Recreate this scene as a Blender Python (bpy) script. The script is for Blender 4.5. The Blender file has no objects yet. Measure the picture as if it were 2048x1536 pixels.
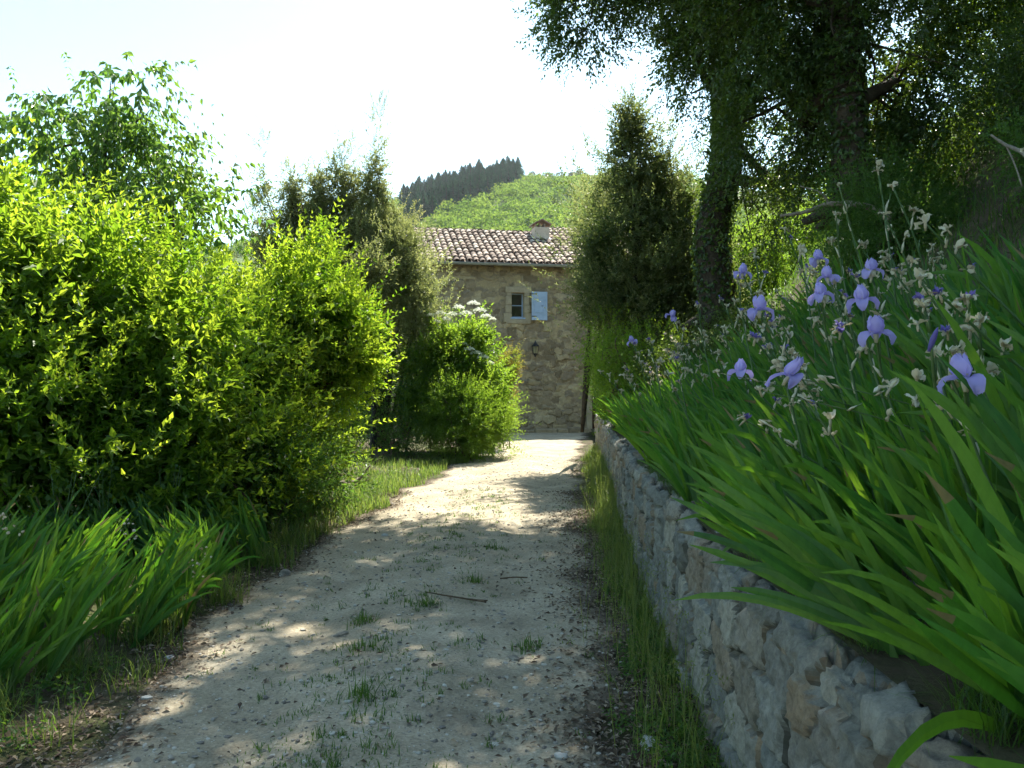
import bpy, math, random
import numpy as np
from mathutils import Vector, noise as mnoise
R = math.radians
SC = bpy.context.scene
COL = SC.collection

# ------------------------------------------------------------------ camera, sky, sun, exposure
CAM_H = 1.6
F = 1640.0                      # focal length in pixels of the 2048 px wide photograph
cd = bpy.data.cameras.new('camera'); cam = bpy.data.objects.new('camera', cd); COL.objects.link(cam)
cam.location = (0, 0, CAM_H); cam.rotation_euler = (R(90), 0, 0)
cd.sensor_width = 36.0; cd.lens = 36.0 * F / 2048.0
cd.clip_start = 0.05; cd.clip_end = 5000
SC.camera = cam

SUN_EL, SUN_AZ = 54.0, 20.0      # azimuth measured from +Y towards +X
w = bpy.data.worlds.new('World'); SC.world = w; w.use_nodes = True
nt = w.node_tree; nt.nodes.clear()
sky = nt.nodes.new('ShaderNodeTexSky'); sky.sky_type = 'NISHITA'; sky.sun_disc = False
sky.sun_elevation = R(SUN_EL); sky.sun_rotation = R(SUN_AZ)
sky.air_density = 1.0; sky.dust_density = 0.7; sky.ozone_density = 0.5; sky.altitude = 300
bg = nt.nodes.new('ShaderNodeBackground'); bg.inputs['Strength'].default_value = 0.12
wo = nt.nodes.new('ShaderNodeOutputWorld')
tint = nt.nodes.new('ShaderNodeMix'); tint.data_type = 'RGBA'; tint.blend_type = 'MULTIPLY'; tint.inputs[0].default_value = 1; tint.inputs[7].default_value = (.93, 1.02, .88, 1)
nt.links.new(sky.outputs[0], tint.inputs[6]); nt.links.new(tint.outputs[2], bg.inputs[0]); nt.links.new(bg.outputs[0], wo.inputs[0])
sl = bpy.data.lights.new('sun', 'SUN'); sl.energy = 5.0; sl.angle = R(0.53); sl.color = (1.0, 0.95, 0.84)
so = bpy.data.objects.new('sun', sl); COL.objects.link(so)
sdir = Vector((math.sin(R(SUN_AZ))*math.cos(R(SUN_EL)), math.cos(R(SUN_AZ))*math.cos(R(SUN_EL)), math.sin(R(SUN_EL))))
so.rotation_euler = sdir.to_track_quat('Z', 'Y').to_euler(); so.location = sdir*40
SC.view_settings.view_transform = 'Standard'; SC.view_settings.look = 'None'
SC.view_settings.exposure = 1.62; SC.view_settings.gamma = 1.0
SC.cycles.max_bounces = 8; SC.cycles.diffuse_bounces = 4; SC.cycles.glossy_bounces = 2
SC.cycles.transmission_bounces = 6; SC.cycles.transparent_max_bounces = 6
SC.cycles.volume_bounces = 0
SC.cycles.use_adaptive_sampling = True; SC.cycles.adaptive_threshold = 0.02

# ------------------------------------------------------------------ helpers
def tag(o, label=None, cat=None, group=None, kind=None):
    if label: o['label'] = label
    if cat: o['category'] = cat
    if group: o['group'] = group
    if kind: o['kind'] = kind
    return o
def empty(name, loc=(0, 0, 0), rz=0.0):
    o = bpy.data.objects.new(name, None); COL.objects.link(o)
    o.location = loc; o.rotation_euler = (0, 0, rz); o.empty_display_size = 0.2
    return o
def link(name, me, parent=None, loc=None, rot=None):
    o = bpy.data.objects.new(name, me); COL.objects.link(o)
    if parent: o.parent = parent
    if loc is not None: o.location = loc
    if rot is not None: o.rotation_euler = rot
    return o

class G:
    """collects vertex and face arrays"""
    def __init__(s): s.v = []; s.f = []; s.a = []; s.m = []; s.n = 0
    def add(s, v, f, a=0.5, m=0):
        v = np.asarray(v, float).reshape(-1, 3); f = np.asarray(f, int)
        s.v.append(v); s.f.append(f + s.n); s.n += len(v)
        s.a.append(np.broadcast_to(np.asarray(a, float), (len(f),)).copy())
        s.m.append(np.broadcast_to(np.asarray(m, int), (len(f),)).copy())
        return s
    def mesh(s, name, mats, smooth=False):
        me = bpy.data.meshes.new(name)
        v = np.concatenate(s.v); me.vertices.add(len(v)); me.vertices.foreach_set('co', v.astype(np.float32).ravel())
        tot = np.concatenate([np.full(len(f), f.shape[1]) for f in s.f])
        idx = np.concatenate([f.ravel() for f in s.f])
        me.loops.add(len(idx)); me.loops.foreach_set('vertex_index', idx.astype(np.int32))
        me.polygons.add(len(tot)); st = np.concatenate([[0], np.cumsum(tot)[:-1]])
        me.polygons.foreach_set('loop_start', st.astype(np.int32))
        me.polygons.foreach_set('material_index', np.concatenate(s.m).astype(np.int32))
        me.update(calc_edges=True)
        at = me.attributes.new('rnd', 'FLOAT', 'FACE'); at.data.foreach_set('value', np.concatenate(s.a).astype(np.float32))
        me.polygons.foreach_set('use_smooth', np.full(len(tot), smooth))
        for m in (mats if isinstance(mats, (list, tuple)) else [mats]): me.materials.append(m)
        me.update()
        return me
    def obj(s, name, mats, parent=None, smooth=False, loc=None, rot=None):
        return link(name, s.mesh(name, mats, smooth), parent, loc, rot)

def unit(a):
    return a / np.maximum(np.linalg.norm(a, axis=-1, keepdims=True), 1e-9)
def box(g, x0, x1, y0, y1, z0, z1, a=0.5, m=0, bev=0.0):
    v = [(x, y, z) for x in (x0, x1) for y in (y0, y1) for z in (z0, z1)]
    if bev <= 0:
        f = [(0,1,3,2),(4,6,7,5),(0,4,5,1),(2,3,7,6),(0,2,6,4),(1,5,7,3)]
        return g.add(v, f, a, m)
    b = bev; vv = []; 
    # chamfered box: 24 verts
    idx = {}
    for i, x in enumerate((x0, x1)):
        for j, y in enumerate((y0, y1)):
            for k, z in enumerate((z0, z1)):
                sx, sy, sz = (1-2*i)*b, (1-2*j)*b, (1-2*k)*b
                idx[i,j,k] = (len(vv), len(vv)+1, len(vv)+2)
                vv += [(x, y+sy, z+sz), (x+sx, y, z+sz), (x+sx, y+sy, z)]
    f4 = []; f3 = []
    for i in (0,1): f4.append([idx[i,j,k][0] for j,k in ((0,0),(0,1),(1,1),(1,0))])
    for j in (0,1): f4.append([idx[i,j,k][1] for i,k in ((0,0),(1,0),(1,1),(0,1))])
    for k in (0,1): f4.append([idx[i,j,k][2] for i,j in ((0,0),(0,1),(1,1),(1,0))])
    for j in (0,1):
        for k in (0,1): f4.append([idx[0,j,k][1], idx[1,j,k][1], idx[1,j,k][2], idx[0,j,k][2]])
    for i in (0,1):
        for k in (0,1): f4.append([idx[i,0,k][0], idx[i,1,k][0], idx[i,1,k][2], idx[i,0,k][2]])
    for i in (0,1):
        for j in (0,1): f4.append([idx[i,j,0][0], idx[i,j,1][0], idx[i,j,1][1], idx[i,j,0][1]])
    for t in idx.values(): f3.append(list(t))
    base = g.n; g.add(vv, f4, a, m)
    g.f.append(np.array(f3)+base); g.a.append(np.full(len(f3), a)); g.m.append(np.full(len(f3), m))
    return g
def tube(g, pts, rad, sides=7, a=0.5, m=0, rough=0.0, rng=None, cap=True):
    pts = np.asarray(pts, float); n = len(pts); rad = np.broadcast_to(np.asarray(rad, float), (n,))
    t = unit(np.gradient(pts, axis=0)); ref = np.array([0.0, 0.0, 1.0])
    if abs(t[0] @ ref) > 0.9: ref = np.array([1.0, 0, 0])
    u = unit(np.cross(t, ref)); v = np.cross(t, u)
    an = np.arange(sides)*2*math.pi/sides
    rr = rad[:, None] * (1 + (rough*(rng.random((n, sides))-.5) if rough and rng is not None else 0))
    ring = pts[:, None] + rr[..., None]*(np.cos(an)[None, :, None]*u[:, None] + np.sin(an)[None, :, None]*v[:, None])
    vv = ring.reshape(-1, 3); f = []
    i, j = np.meshgrid(np.arange(n-1), np.arange(sides), indexing='ij'); j2 = (j+1) % sides
    f = np.stack([i*sides+j, i*sides+j2, (i+1)*sides+j2, (i+1)*sides+j], -1).reshape(-1, 4)
    g.add(vv, f, a, m)
    if cap:
        b = g.n
        g.add(np.vstack([pts[0], pts[-1]]), np.array([[0, 0, 0]])[:0], a, m)
        k = np.arange(sides); k2 = (k+1) % sides; o = b - len(vv)
        g.f.append(np.stack([np.full(sides, b), o+k2, o+k], -1)); g.f.append(np.stack([np.full(sides, b+1), o+(n-1)*sides+k, o+(n-1)*sides+k2], -1))
        for _ in (0, 1): g.a.append(np.full(sides, a)); g.m.append(np.full(sides, m))
    return g
def curve(p, k=6):
    """Catmull-Rom through p, k samples per span"""
    p = np.asarray(p, float); q = np.vstack([2*p[0]-p[1], p, 2*p[-1]-p[-2]]); out = []
    for i in range(len(p)-1):
        a, b, c, d = q[i:i+4]
        for s in np.arange(k)/k:
            out.append(.5*((2*b)+(-a+c)*s+(2*a-5*b+4*c-d)*s*s+(-a+3*b-3*c+d)*s**3))
    out.append(p[-1]); return np.array(out)
def grid(g, P, a=0.5, m=0, mask=None, flip=False):
    """P: (n,m,3) grid of points"""
    n, k = P.shape[:2]
    i, j = np.meshgrid(np.arange(n-1), np.arange(k-1), indexing='ij')
    f = np.stack([i*k+j, (i+1)*k+j, (i+1)*k+j+1, i*k+j+1], -1)
    if flip: f = f[..., ::-1]
    aa = np.broadcast_to(a, (n-1, k-1)) if np.ndim(a) else np.full((n-1, k-1), a)
    if mask is not None: f = f[mask]; aa = aa[mask]
    return g.add(P.reshape(-1, 3), f.reshape(-1, 4), np.asarray(aa).ravel(), m)

def cellmean(a): return (a[:-1, :-1]+a[1:, :-1]+a[:-1, 1:]+a[1:, 1:])/4
_rs = np.random.RandomState(5)
_W = _rs.normal(size=(24, 3)); _PH = _rs.random(24)*6.28
def sn(p, scale=1.0, seed=0):
    """smooth pseudo noise -1..1 from summed sines; p (...,3)"""
    p = np.asarray(p, float)/scale; r = 0
    for k in range(8):
        w_ = _W[(k+seed*5) % 24]
        r = r + np.sin((p*w_).sum(-1)*2.2 + _PH[(k+seed*7) % 24])
    return r/3.2

# ------------------------------------------------------------------ materials
def newmat(name):
    m = bpy.data.materials.new(name); m.use_nodes = True; n = m.node_tree; n.nodes.clear()
    out = n.nodes.new('ShaderNodeOutputMaterial'); return m, n, out
def N(n, t, **kw):
    x = n.nodes.new(t)
    for k, v in kw.items():
        if k in x.inputs: x.inputs[k].default_value = v
        else: setattr(x, k, v)
    return x
def ramp(n, fac, stops):
    r = n.nodes.new('ShaderNodeValToRGB'); e = r.color_ramp.elements
    while len(e) < len(stops): e.new(0.5)
    for i, (p, c) in enumerate(stops):
        e[i].position = p; e[i].color = (*c, 1) if len(c) == 3 else c
    n.links.new(fac, r.inputs[0]); return r.outputs[0]
def objco(n):
    t = n.nodes.new('ShaderNodeTexCoord'); return t.outputs['Object']
def geopos(n):
    return n.nodes.new('ShaderNodeNewGeometry').outputs['Position']
def leafmat(name, c0, c1, t0, t1, trans=0.5, rough=0.45, spec=0.4, dead=None):
    """leaf: two tones by the per-leaf value; reflected and transmitted colours"""
    m, n, out = newmat(name)
    at = N(n, 'ShaderNodeAttribute', attribute_name='rnd')
    x_ = [(0.96, c1), (.99, dead)] if dead else [(1.0, c1)]; y_ = [(.96, t1), (.99, dead)] if dead else [(1.0, t1)]
    col = ramp(n, at.outputs['Fac'], [(0.0, c0)]+x_)
    tr = ramp(n, at.outputs['Fac'], [(0.0, t0)]+y_)
    if dead:
        nz = N(n, 'ShaderNodeTexNoise', Scale=1.0, Detail=3, Roughness=.6); mp = N(n, 'ShaderNodeMapping'); mp.inputs['Scale'].default_value = (60, 60, 25)
        n.links.new(objco(n), mp.inputs[0]); n.links.new(mp.outputs[0], nz.inputs['Vector']); vr = ramp(n, nz.outputs['Fac'], [(.35, (.88,.9,.88)), (.65, (1.1,1.08,1.06))])
        mu = N(n, 'ShaderNodeMix', data_type='RGBA', blend_type='MULTIPLY'); mu.inputs[0].default_value = 1; n.links.new(col, mu.inputs[6]); n.links.new(vr, mu.inputs[7]); col = mu.outputs[2]
        mu = N(n, 'ShaderNodeMix', data_type='RGBA', blend_type='MULTIPLY'); mu.inputs[0].default_value = 1; n.links.new(tr, mu.inputs[6]); n.links.new(vr, mu.inputs[7]); tr = mu.outputs[2]
    p = N(n, 'ShaderNodeBsdfPrincipled', Roughness=rough); p.inputs['Specular IOR Level'].default_value = spec
    n.links.new(col, p.inputs['Base Color'])
    tl = N(n, 'ShaderNodeBsdfTranslucent'); n.links.new(tr, tl.inputs['Color'])
    mx = N(n, 'ShaderNodeMixShader'); mx.inputs[0].default_value = trans
    n.links.new(p.outputs[0], mx.inputs[1]); n.links.new(tl.outputs[0], mx.inputs[2]); n.links.new(mx.outputs[0], out.inputs[0])
    return m
def surf(name, stops, scale=4.0, rough=0.85, bump=0.3, detail=6, bscale=None, attr=False, metallic=0.0, dist=0.02, spec=0.3):
    """noise coloured surface with bump; attr mixes the per-face value into the colour"""
    m, n, out = newmat(name); co = objco(n)
    nz = N(n, 'ShaderNodeTexNoise', Scale=scale, Detail=detail, Roughness=0.65); n.links.new(co, nz.inputs['Vector'])
    fac = nz.outputs['Fac']
    if attr:
        at = N(n, 'ShaderNodeAttribute', attribute_name='rnd')
        mm = N(n, 'ShaderNodeMath', operation='MULTIPLY_ADD'); n.links.new(nz.outputs['Fac'], mm.inputs[0]); mm.inputs[1].default_value = 0.7
        sb = N(n, 'ShaderNodeMath', operation='MULTIPLY_ADD'); n.links.new(at.outputs['Fac'], sb.inputs[0]); sb.inputs[1].default_value = 0.9; sb.inputs[2].default_value = -0.3
        n.links.new(sb.outputs[0], mm.inputs[2]); fac = mm.outputs[0]
    col = ramp(n, fac, stops)
    p = N(n, 'ShaderNodeBsdfPrincipled', Roughness=rough, Metallic=metallic); p.inputs['Specular IOR Level'].default_value = spec
    n.links.new(col, p.inputs['Base Color'])
    if bump:
        b2 = N(n, 'ShaderNodeTexNoise', Scale=bscale or scale*4, Detail=5, Roughness=0.7); n.links.new(co, b2.inputs['Vector'])
        bp = N(n, 'ShaderNodeBump', Strength=bump, Distance=dist); n.links.new(b2.outputs['Fac'], bp.inputs['Height']); n.links.new(bp.outputs[0], p.inputs['Normal'])
    n.links.new(p.outputs[0], out.inputs[0]); return m

M = {}
M['mock_leaf'] = leafmat('mock_orange_leaf', (.045,.11,.012), (.10,.18,.022), (.20,.38,.015), (.54,.66,.04), .58)
M['cherry_leaf'] = leafmat('drooping_leaf', (.035,.09,.02), (.07,.13,.03), (.14,.30,.03), (.28,.42,.05), .5, .35)
M['holm_leaf'] = leafmat('holm_oak_leaf', (.035,.07,.022), (.19,.20,.085), (.08,.14,.022), (.50,.52,.17), .45, .42)
M['oak_leaf'] = leafmat('oak_leaf', (.022,.05,.014), (.055,.105,.025), (.07,.14,.012), (.22,.31,.03), .40, .35, .5)
M['bright_leaf'] = leafmat('bright_leaf', (.05,.12,.015), (.09,.17,.02), (.2,.36,.02), (.36,.50,.04), .55)
M['red_leaf'] = leafmat('red_tipped_leaf', (.07,.13,.02), (.3,.09,.04), (.25,.35,.03), (.5,.16,.06), .5)
M['fern_leaf'] = leafmat('feathery_leaf', (.035,.09,.02), (.07,.14,.03), (.10,.24,.025), (.24,.38,.04), .48)
M['iris_leaf'] = leafmat('iris_leaf', (.03,.10,.03), (.075,.165,.038), (.08,.27,.014), (.26,.46,.02), .44, .45, .3, dead=(.20,.16,.07))
M['grass'] = leafmat('grass_blade', (.04,.09,.018), (.12,.15,.045), (.12,.25,.025), (.32,.38,.07), .5)
M['weed'] = leafmat('weed_leaf', (.03,.08,.015), (.06,.13,.025), (.1,.22,.02), (.2,.34,.03), .45)
M['dry'] = leafmat('dry_leaf', (.07,.045,.03), (.38,.30,.21), (.1,.06,.03), (.3,.2,.1), .15, .8)
M['white_flower'] = leafmat('white_floret', (.75,.76,.66), (.85,.85,.8), (.7,.75,.55), (.8,.8,.7), .4, .6)
M['violet'] = leafmat('violet_petal', (.36,.31,.68), (.56,.49,.85), (.40,.34,.75), (.58,.50,.88), .45, .6)
M['dark_violet'] = leafmat('faded_violet_petal', (.09,.08,.30), (.2,.16,.48), (.1,.08,.4), (.25,.2,.55), .35, .6)
M['cream'] = leafmat('withered_petal', (.36,.28,.16), (.74,.71,.56), (.3,.25,.12), (.65,.6,.42), .35, .7)
M['stem'] = leafmat('iris_stem', (.05,.11,.035), (.09,.15,.05), (.06,.13,.03), (.1,.2,.04), .15, .5)
M['conifer'] = leafmat('conifer_needles', (.012,.06,.032), (.03,.105,.045), (.015,.08,.03), (.05,.15,.035), .2, .9, .03)
M['wood_far'] = leafmat('far_wood_leaf', (.06,.12,.025), (.16,.22,.05), (.12,.24,.03), (.34,.46,.06), .38, .9, .03)
M['scrub_far'] = leafmat('far_scrub_leaf', (.08,.095,.05), (.17,.17,.11), (.1,.12,.05), (.2,.2,.1), .25, .8)
M['bark'] = surf('bark', [(.3, (.02,.016,.012)), (.7, (.09,.07,.05))], 9, .95, .9, bscale=30, dist=.03)
M['twig'] = surf('twig_bark', [(.3, (.05,.035,.02)), (.7, (.15,.10,.06))], 12, .9, .5, bscale=60)
M['deadwood'] = surf('dead_wood', [(.3, (.12,.09,.07)), (.7, (.32,.27,.21))], 14, .9, .6, bscale=70)
M['rock'] = surf('rock', [(.3, (.10,.095,.08)), (.55, (.24,.22,.18)), (.75, (.36,.34,.28))], 14, .9, .9, bscale=50, dist=.02)
M['pale_rock'] = surf('pale_rock', [(.3, (.32,.31,.28)), (.7, (.55,.54,.5))], 18, .85, .5, bscale=70)
M['pebble'] = surf('pebble', [(.2, (.16,.14,.12)), (.55, (.32,.29,.24)), (.95, (.46,.43,.37))], 5, .85, 0, attr=True)

def ground_mat(name, kind):
    m, n, out = newmat(name); co = geopos(n)
    def nz(s, d=6, r=.6):
        x = N(n, 'ShaderNodeTexNoise', Scale=s, Detail=d, Roughness=r); n.links.new(co, x.inputs['Vector']); return x.outputs['Fac']
    def mix(f, a, b):
        x = N(n, 'ShaderNodeMix', data_type='RGBA'); n.links.new(f, x.inputs[0]); n.links.new(a, x.inputs[6]); n.links.new(b, x.inputs[7]); return x.outputs[2]
    def rgb(c):
        x = n.nodes.new('ShaderNodeRGB'); x.outputs[0].default_value = (*c, 1); return x.outputs[0]
    p = N(n, 'ShaderNodeBsdfPrincipled', Roughness=.95); p.inputs['Specular IOR Level'].default_value = .15
    if kind == 'path':
        base = ramp(n, nz(1.3, 8, .7), [(.35, (.31,.265,.185)), (.6, (.46,.40,.295))])
        fine = ramp(n, nz(55, 5, .8), [(.3, (.55,.53,.5)), (.7, (1.25,1.25,1.25))])
        mu = N(n, 'ShaderNodeMix', data_type='RGBA', blend_type='MULTIPLY'); mu.inputs[0].default_value = 1
        n.links.new(base, mu.inputs[6]); n.links.new(fine, mu.inputs[7])
        v = N(n, 'ShaderNodeTexVoronoi', Scale=48, Randomness=1.0); n.links.new(co, v.inputs['Vector'])
        st = ramp(n, v.outputs['Distance'], [(.12, (1,1,1)), (.26, (0,0,0))])
        sc = ramp(n, v.outputs['Color'], [(.25, (.11,.09,.08)), (.5, (.33,.29,.23)), (.85, (.62,.6,.55))])
        pick = ramp(n, nz(9, 3), [(.40, (.1,.1,.1)), (.58, (.95,.95,.95))])
        mk = N(n, 'ShaderNodeMath', operation='MULTIPLY'); n.links.new(st, mk.inputs[0]); n.links.new(pick, mk.inputs[1])
        c = mix(mk.outputs[0], mu.outputs[2], sc)
        damp = ramp(n, nz(1.7, 8, .78), [(.50, (0,0,0)), (.70, (.75,.75,.75))])
        c = mix(damp, c, rgb((.15,.125,.09)))
        at = N(n, 'ShaderNodeAttribute', attribute_name='rnd')
        e1 = N(n, 'ShaderNodeMath', operation='MULTIPLY_ADD'); n.links.new(nz(7, 8, .75), e1.inputs[0]); e1.inputs[1].default_value = 1.5; n.links.new(at.outputs['Fac'], e1.inputs[2])
        ef = ramp(n, e1.outputs[0], [(.88, (1,1,1)), (1.25, (0,0,0))])
        e1b = N(n, 'ShaderNodeMath', operation='MULTIPLY'); n.links.new(e1.outputs[0], e1b.inputs[0]); e1b.inputs[1].default_value = .5
        ef = ramp(n, e1b.outputs[0], [(.46, (1,1,1)), (.66, (0,0,0))])
        c = mix(ef, c, ramp(n, nz(12, 7, .75), [(.35, (.06,.045,.03)), (.65, (.17,.14,.10))]))
        bs, bd = 60, .012
    else:
        base = ramp(n, nz(2.0, 8, .7), [(.3, (.035,.026,.016)), (.5, (.085,.064,.042)), (.75, (.16,.13,.095))])
        gr = ramp(n, nz(1.1, 6, .7), [(.42, (0,0,0)), (.62, (.85,.85,.85))])
        gc = ramp(n, nz(22, 5, .8), [(.3, (.03,.05,.012)), (.7, (.09,.12,.035))])
        c = mix(gr, base, gc)
        bs, bd = 26, .04
        if kind == 'hill':
            c = ramp(n, nz(.12, 8, .7), [(.35, (.05,.09,.02)), (.65, (.13,.17,.05))])
    n.links.new(c, p.inputs['Base Color'])
    bp = N(n, 'ShaderNodeBump', Strength=.8, Distance=bd); n.links.new(nz(bs, 6, .75), bp.inputs['Height']); n.links.new(bp.outputs[0], p.inputs['Normal'])
    n.links.new(p.outputs[0], out.inputs[0]); return m
M['path'] = ground_mat('gravel_path', 'path'); M['soil'] = ground_mat('soil', 'soil'); M['hill'] = ground_mat('hill', 'hill')

def stone_mat(name, stones, mortar, moss=0.0, lichen=0.0, smear=.56, lo=.7, hi=1.25, joint=None, nscale=14):
    m, n, out = newmat(name); co = objco(n)
    at = N(n, 'ShaderNodeAttribute', attribute_name='rnd'); mo = N(n, 'ShaderNodeAttribute', attribute_name='mortar')
    c = ramp(n, at.outputs['Fac'], stones)
    nz = N(n, 'ShaderNodeTexNoise', Scale=nscale, Detail=9, Roughness=.8); n.links.new(co, nz.inputs['Vector'])
    sh = ramp(n, nz.outputs['Fac'], [(.3, (lo,lo,lo)), (.7, (hi,hi*.98,hi*.94))])
    mu = N(n, 'ShaderNodeMix', data_type='RGBA', blend_type='MULTIPLY'); mu.inputs[0].default_value = 1
    n.links.new(c, mu.inputs[6]); n.links.new(sh, mu.inputs[7])
    mc = ramp(n, nz.outputs['Fac'], [(.3, tuple(x*.6 for x in mortar)), (.7, tuple(min(1, x*1.25) for x in mortar))])
    # smear the mortar over parts of the stones
    n2 = N(n, 'ShaderNodeTexNoise', Scale=2.4, Detail=7, Roughness=.7); n.links.new(co, n2.inputs['Vector'])
    sm = ramp(n, n2.outputs['Fac'], [(smear, (0,0,0)), (smear+.08, (.8,.8,.8))])
    mx0 = N(n, 'ShaderNodeMath', operation='MAXIMUM'); n.links.new(sm, mx0.inputs[0])
    if joint is None: n.links.new(mo.outputs['Fac'], mx0.inputs[1])
    else:
        mx0.inputs[1].default_value = 0
    x = N(n, 'ShaderNodeMix', data_type='RGBA'); n.links.new(mx0.outputs[0], x.inputs[0]); n.links.new(mu.outputs[2], x.inputs[6]); n.links.new(mc, x.inputs[7])
    col = x.outputs[2]
    n3 = N(n, 'ShaderNodeTexNoise', Scale=5.5, Detail=8, Roughness=.8); n.links.new(co, n3.inputs['Vector'])
    if lichen:
        lk = ramp(n, n3.outputs['Fac'], [(.56, (0,0,0)), (.66, (lichen,)*3)])
        y = N(n, 'ShaderNodeMix', data_type='RGBA'); n.links.new(lk, y.inputs[0]); n.links.new(col, y.inputs[6]); y.inputs[7].default_value = (.36,.37,.33,1); col = y.outputs[2]
    if joint is not None:
        y = N(n, 'ShaderNodeMix', data_type='RGBA'); n.links.new(mo.outputs['Fac'], y.inputs[0]); n.links.new(col, y.inputs[6]); y.inputs[7].default_value = (*joint, 1); col = y.outputs[2]
    if moss:
        n4 = N(n, 'ShaderNodeTexNoise', Scale=3.1, Detail=8, Roughness=.8); n.links.new(co, n4.inputs['Vector'])
        lk = ramp(n, n4.outputs['Fac'], [(.54, (0,0,0)), (.68, (moss,)*3)])
        y = N(n, 'ShaderNodeMix', data_type='RGBA'); n.links.new(lk, y.inputs[0]); n.links.new(col, y.inputs[6]); y.inputs[7].default_value = (.045,.05,.03,1); col = y.outputs[2]
    p = N(n, 'ShaderNodeBsdfPrincipled', Roughness=.92); p.inputs['Specular IOR Level'].default_value = .2
    n.links.new(col, p.inputs['Base Color'])
    b2 = N(n, 'ShaderNodeTexNoise', Scale=38, Detail=7, Roughness=.8); n.links.new(co, b2.inputs['Vector'])
    bp = N(n, 'ShaderNodeBump', Strength=.9, Distance=.02); n.links.new(b2.outputs['Fac'], bp.inputs['Height']); n.links.new(bp.outputs[0], p.inputs['Normal'])
    n.links.new(p.outputs[0], out.inputs[0]); return m
M['wall_stone'] = stone_mat('retaining_wall_stone', [(0,(.15,.155,.14)),(.3,(.27,.27,.24)),(.5,(.29,.225,.155)),(.7,(.22,.235,.225)),(.85,(.36,.345,.29)),(1,(.20,.175,.14))], (.38,.38,.34), .55, .6, .62, .5, 1.4, (.04,.04,.032), 20)
M['house_stone'] = stone_mat('house_stone', [(0,(.19,.15,.10)),(.35,(.34,.275,.18)),(.6,(.26,.215,.16)),(.8,(.40,.325,.20)),(1,(.48,.40,.27))], (.60,.50,.32), .25, 0, .58, .68, 1.25, None, 9)
M['plaster'] = surf('lime_surround', [(.3,(.30,.25,.17)),(.7,(.46,.39,.27))], 6, .9, .4)
M['blue_paint'] = surf('blue_paint', [(.3,(.30,.41,.60)),(.7,(.42,.53,.70))], 7, .6, .15)
M['tile'] = surf('terracotta_tile', [(.1,(.12,.085,.065)),(.4,(.27,.20,.155)),(.7,(.36,.28,.22)),(1,(.46,.385,.315))], 5, .9, .5, attr=True)
M['chim'] = surf('chimney_render', [(.3,(.46,.37,.29)),(.7,(.62,.52,.42))], 5, .9, .3)
M['zinc'] = surf('zinc_gutter', [(.3,(.22,.23,.22)),(.7,(.4,.42,.4))], 6, .5, .1, metallic=.3)
M['iron'] = surf('black_iron', [(.3,(.012,.012,.014)),(.7,(.035,.033,.034))], 12, .55, .3)
M['door'] = surf('dark_door', [(.3,(.03,.014,.01)),(.7,(.07,.035,.025))], 8, .6, .2)
M['white'] = surf('white_flashing', [(.3,(.6,.6,.6)),(.7,(.8,.8,.8))], 5, .7, .1)
m, n, out = newmat('window_glass'); p = N(n, 'ShaderNodeBsdfPrincipled', Roughness=.06); p.inputs['Base Color'].default_value = (.02,.025,.02,1); p.inputs['Specular IOR Level'].default_value = .8
n.links.new(p.outputs[0], out.inputs[0]); M['glass'] = m
m, n, out = newmat('lantern_glass'); p = N(n, 'ShaderNodeBsdfPrincipled', Roughness=.35); p.inputs['Base Color'].default_value = (.42,.38,.2,1); p.inputs['Transmission Weight'].default_value = .5
n.links.new(p.outputs[0], out.inputs[0]); M['lglass'] = m

# ------------------------------------------------------------------ layout curves
WY = np.array([-8, 0, 1.7, 3.4, 5.1, 7.6, 11.5, 15, 20, 24, 30.])
WX = np.array([.86, .88, .88, .90, .96, 1.10, 1.42, 1.72, 2.05, 2.3, 2.7])
def wallx(y): return np.interp(y, WY, WX)
LY = np.array([-8, 0, 3.4, 6, 8, 11.3, 16.2, 20, 23.4, 24.6, 25.6, 29.])
LXL = np.array([-1.7, -1.75, -1.85, -2.0, -1.95, -1.62, -1.0, -.5, -.15, -1.2, -6.0, -8.])
LXR = np.array([.3, .3, .42, .58, .68, .88, 1.25, 1.62, 1.95, 2.1, 2.3, 2.4])
BD = np.array([-.1, 0, .4, 1.2, 2.0, 3.0, 5.0, 8.0, 12., 30.])
BZ = np.array([.82, .84, .88, 1.32, 1.95, 2.95, 5.2, 8.2, 10.5, 15.])
def bankz(x, y):
    d = x - wallx(y); z = np.interp(d, BD, BZ)
    t = np.clip((y-15)/11, 0, 1); k = 1 - t*t*(3-2*t)*.85
    z = .0 + z*np.where(d > .6, k + (1-k)*np.clip((1.2-d)/.6, 0, 1)*0, k)
    P = np.stack([np.broadcast_to(x, np.shape(z)), np.broadcast_to(y, np.shape(z)), 0*z], -1)
    return z + np.clip(d-.3, 0, 1)*(.10*sn(P, 1.6) + .05*sn(P, .45, 1))
def gz(x, y):
    x = np.asarray(x, float); y = np.asarray(y, float)
    P = np.stack(np.broadcast_arrays(x, y, 0*x), -1)
    flat = .012*sn(P, .9, 2) - .02
    xl = np.interp(y, LY, LXL); side = np.clip((xl - x)-.2, 0, 1.5)
    flat = flat + side*(.10 + .05*sn(P, 1.2, 3))
    return np.where((x > wallx(y)+.02) & (y < 22.5), bankz(x, y), flat)

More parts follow.
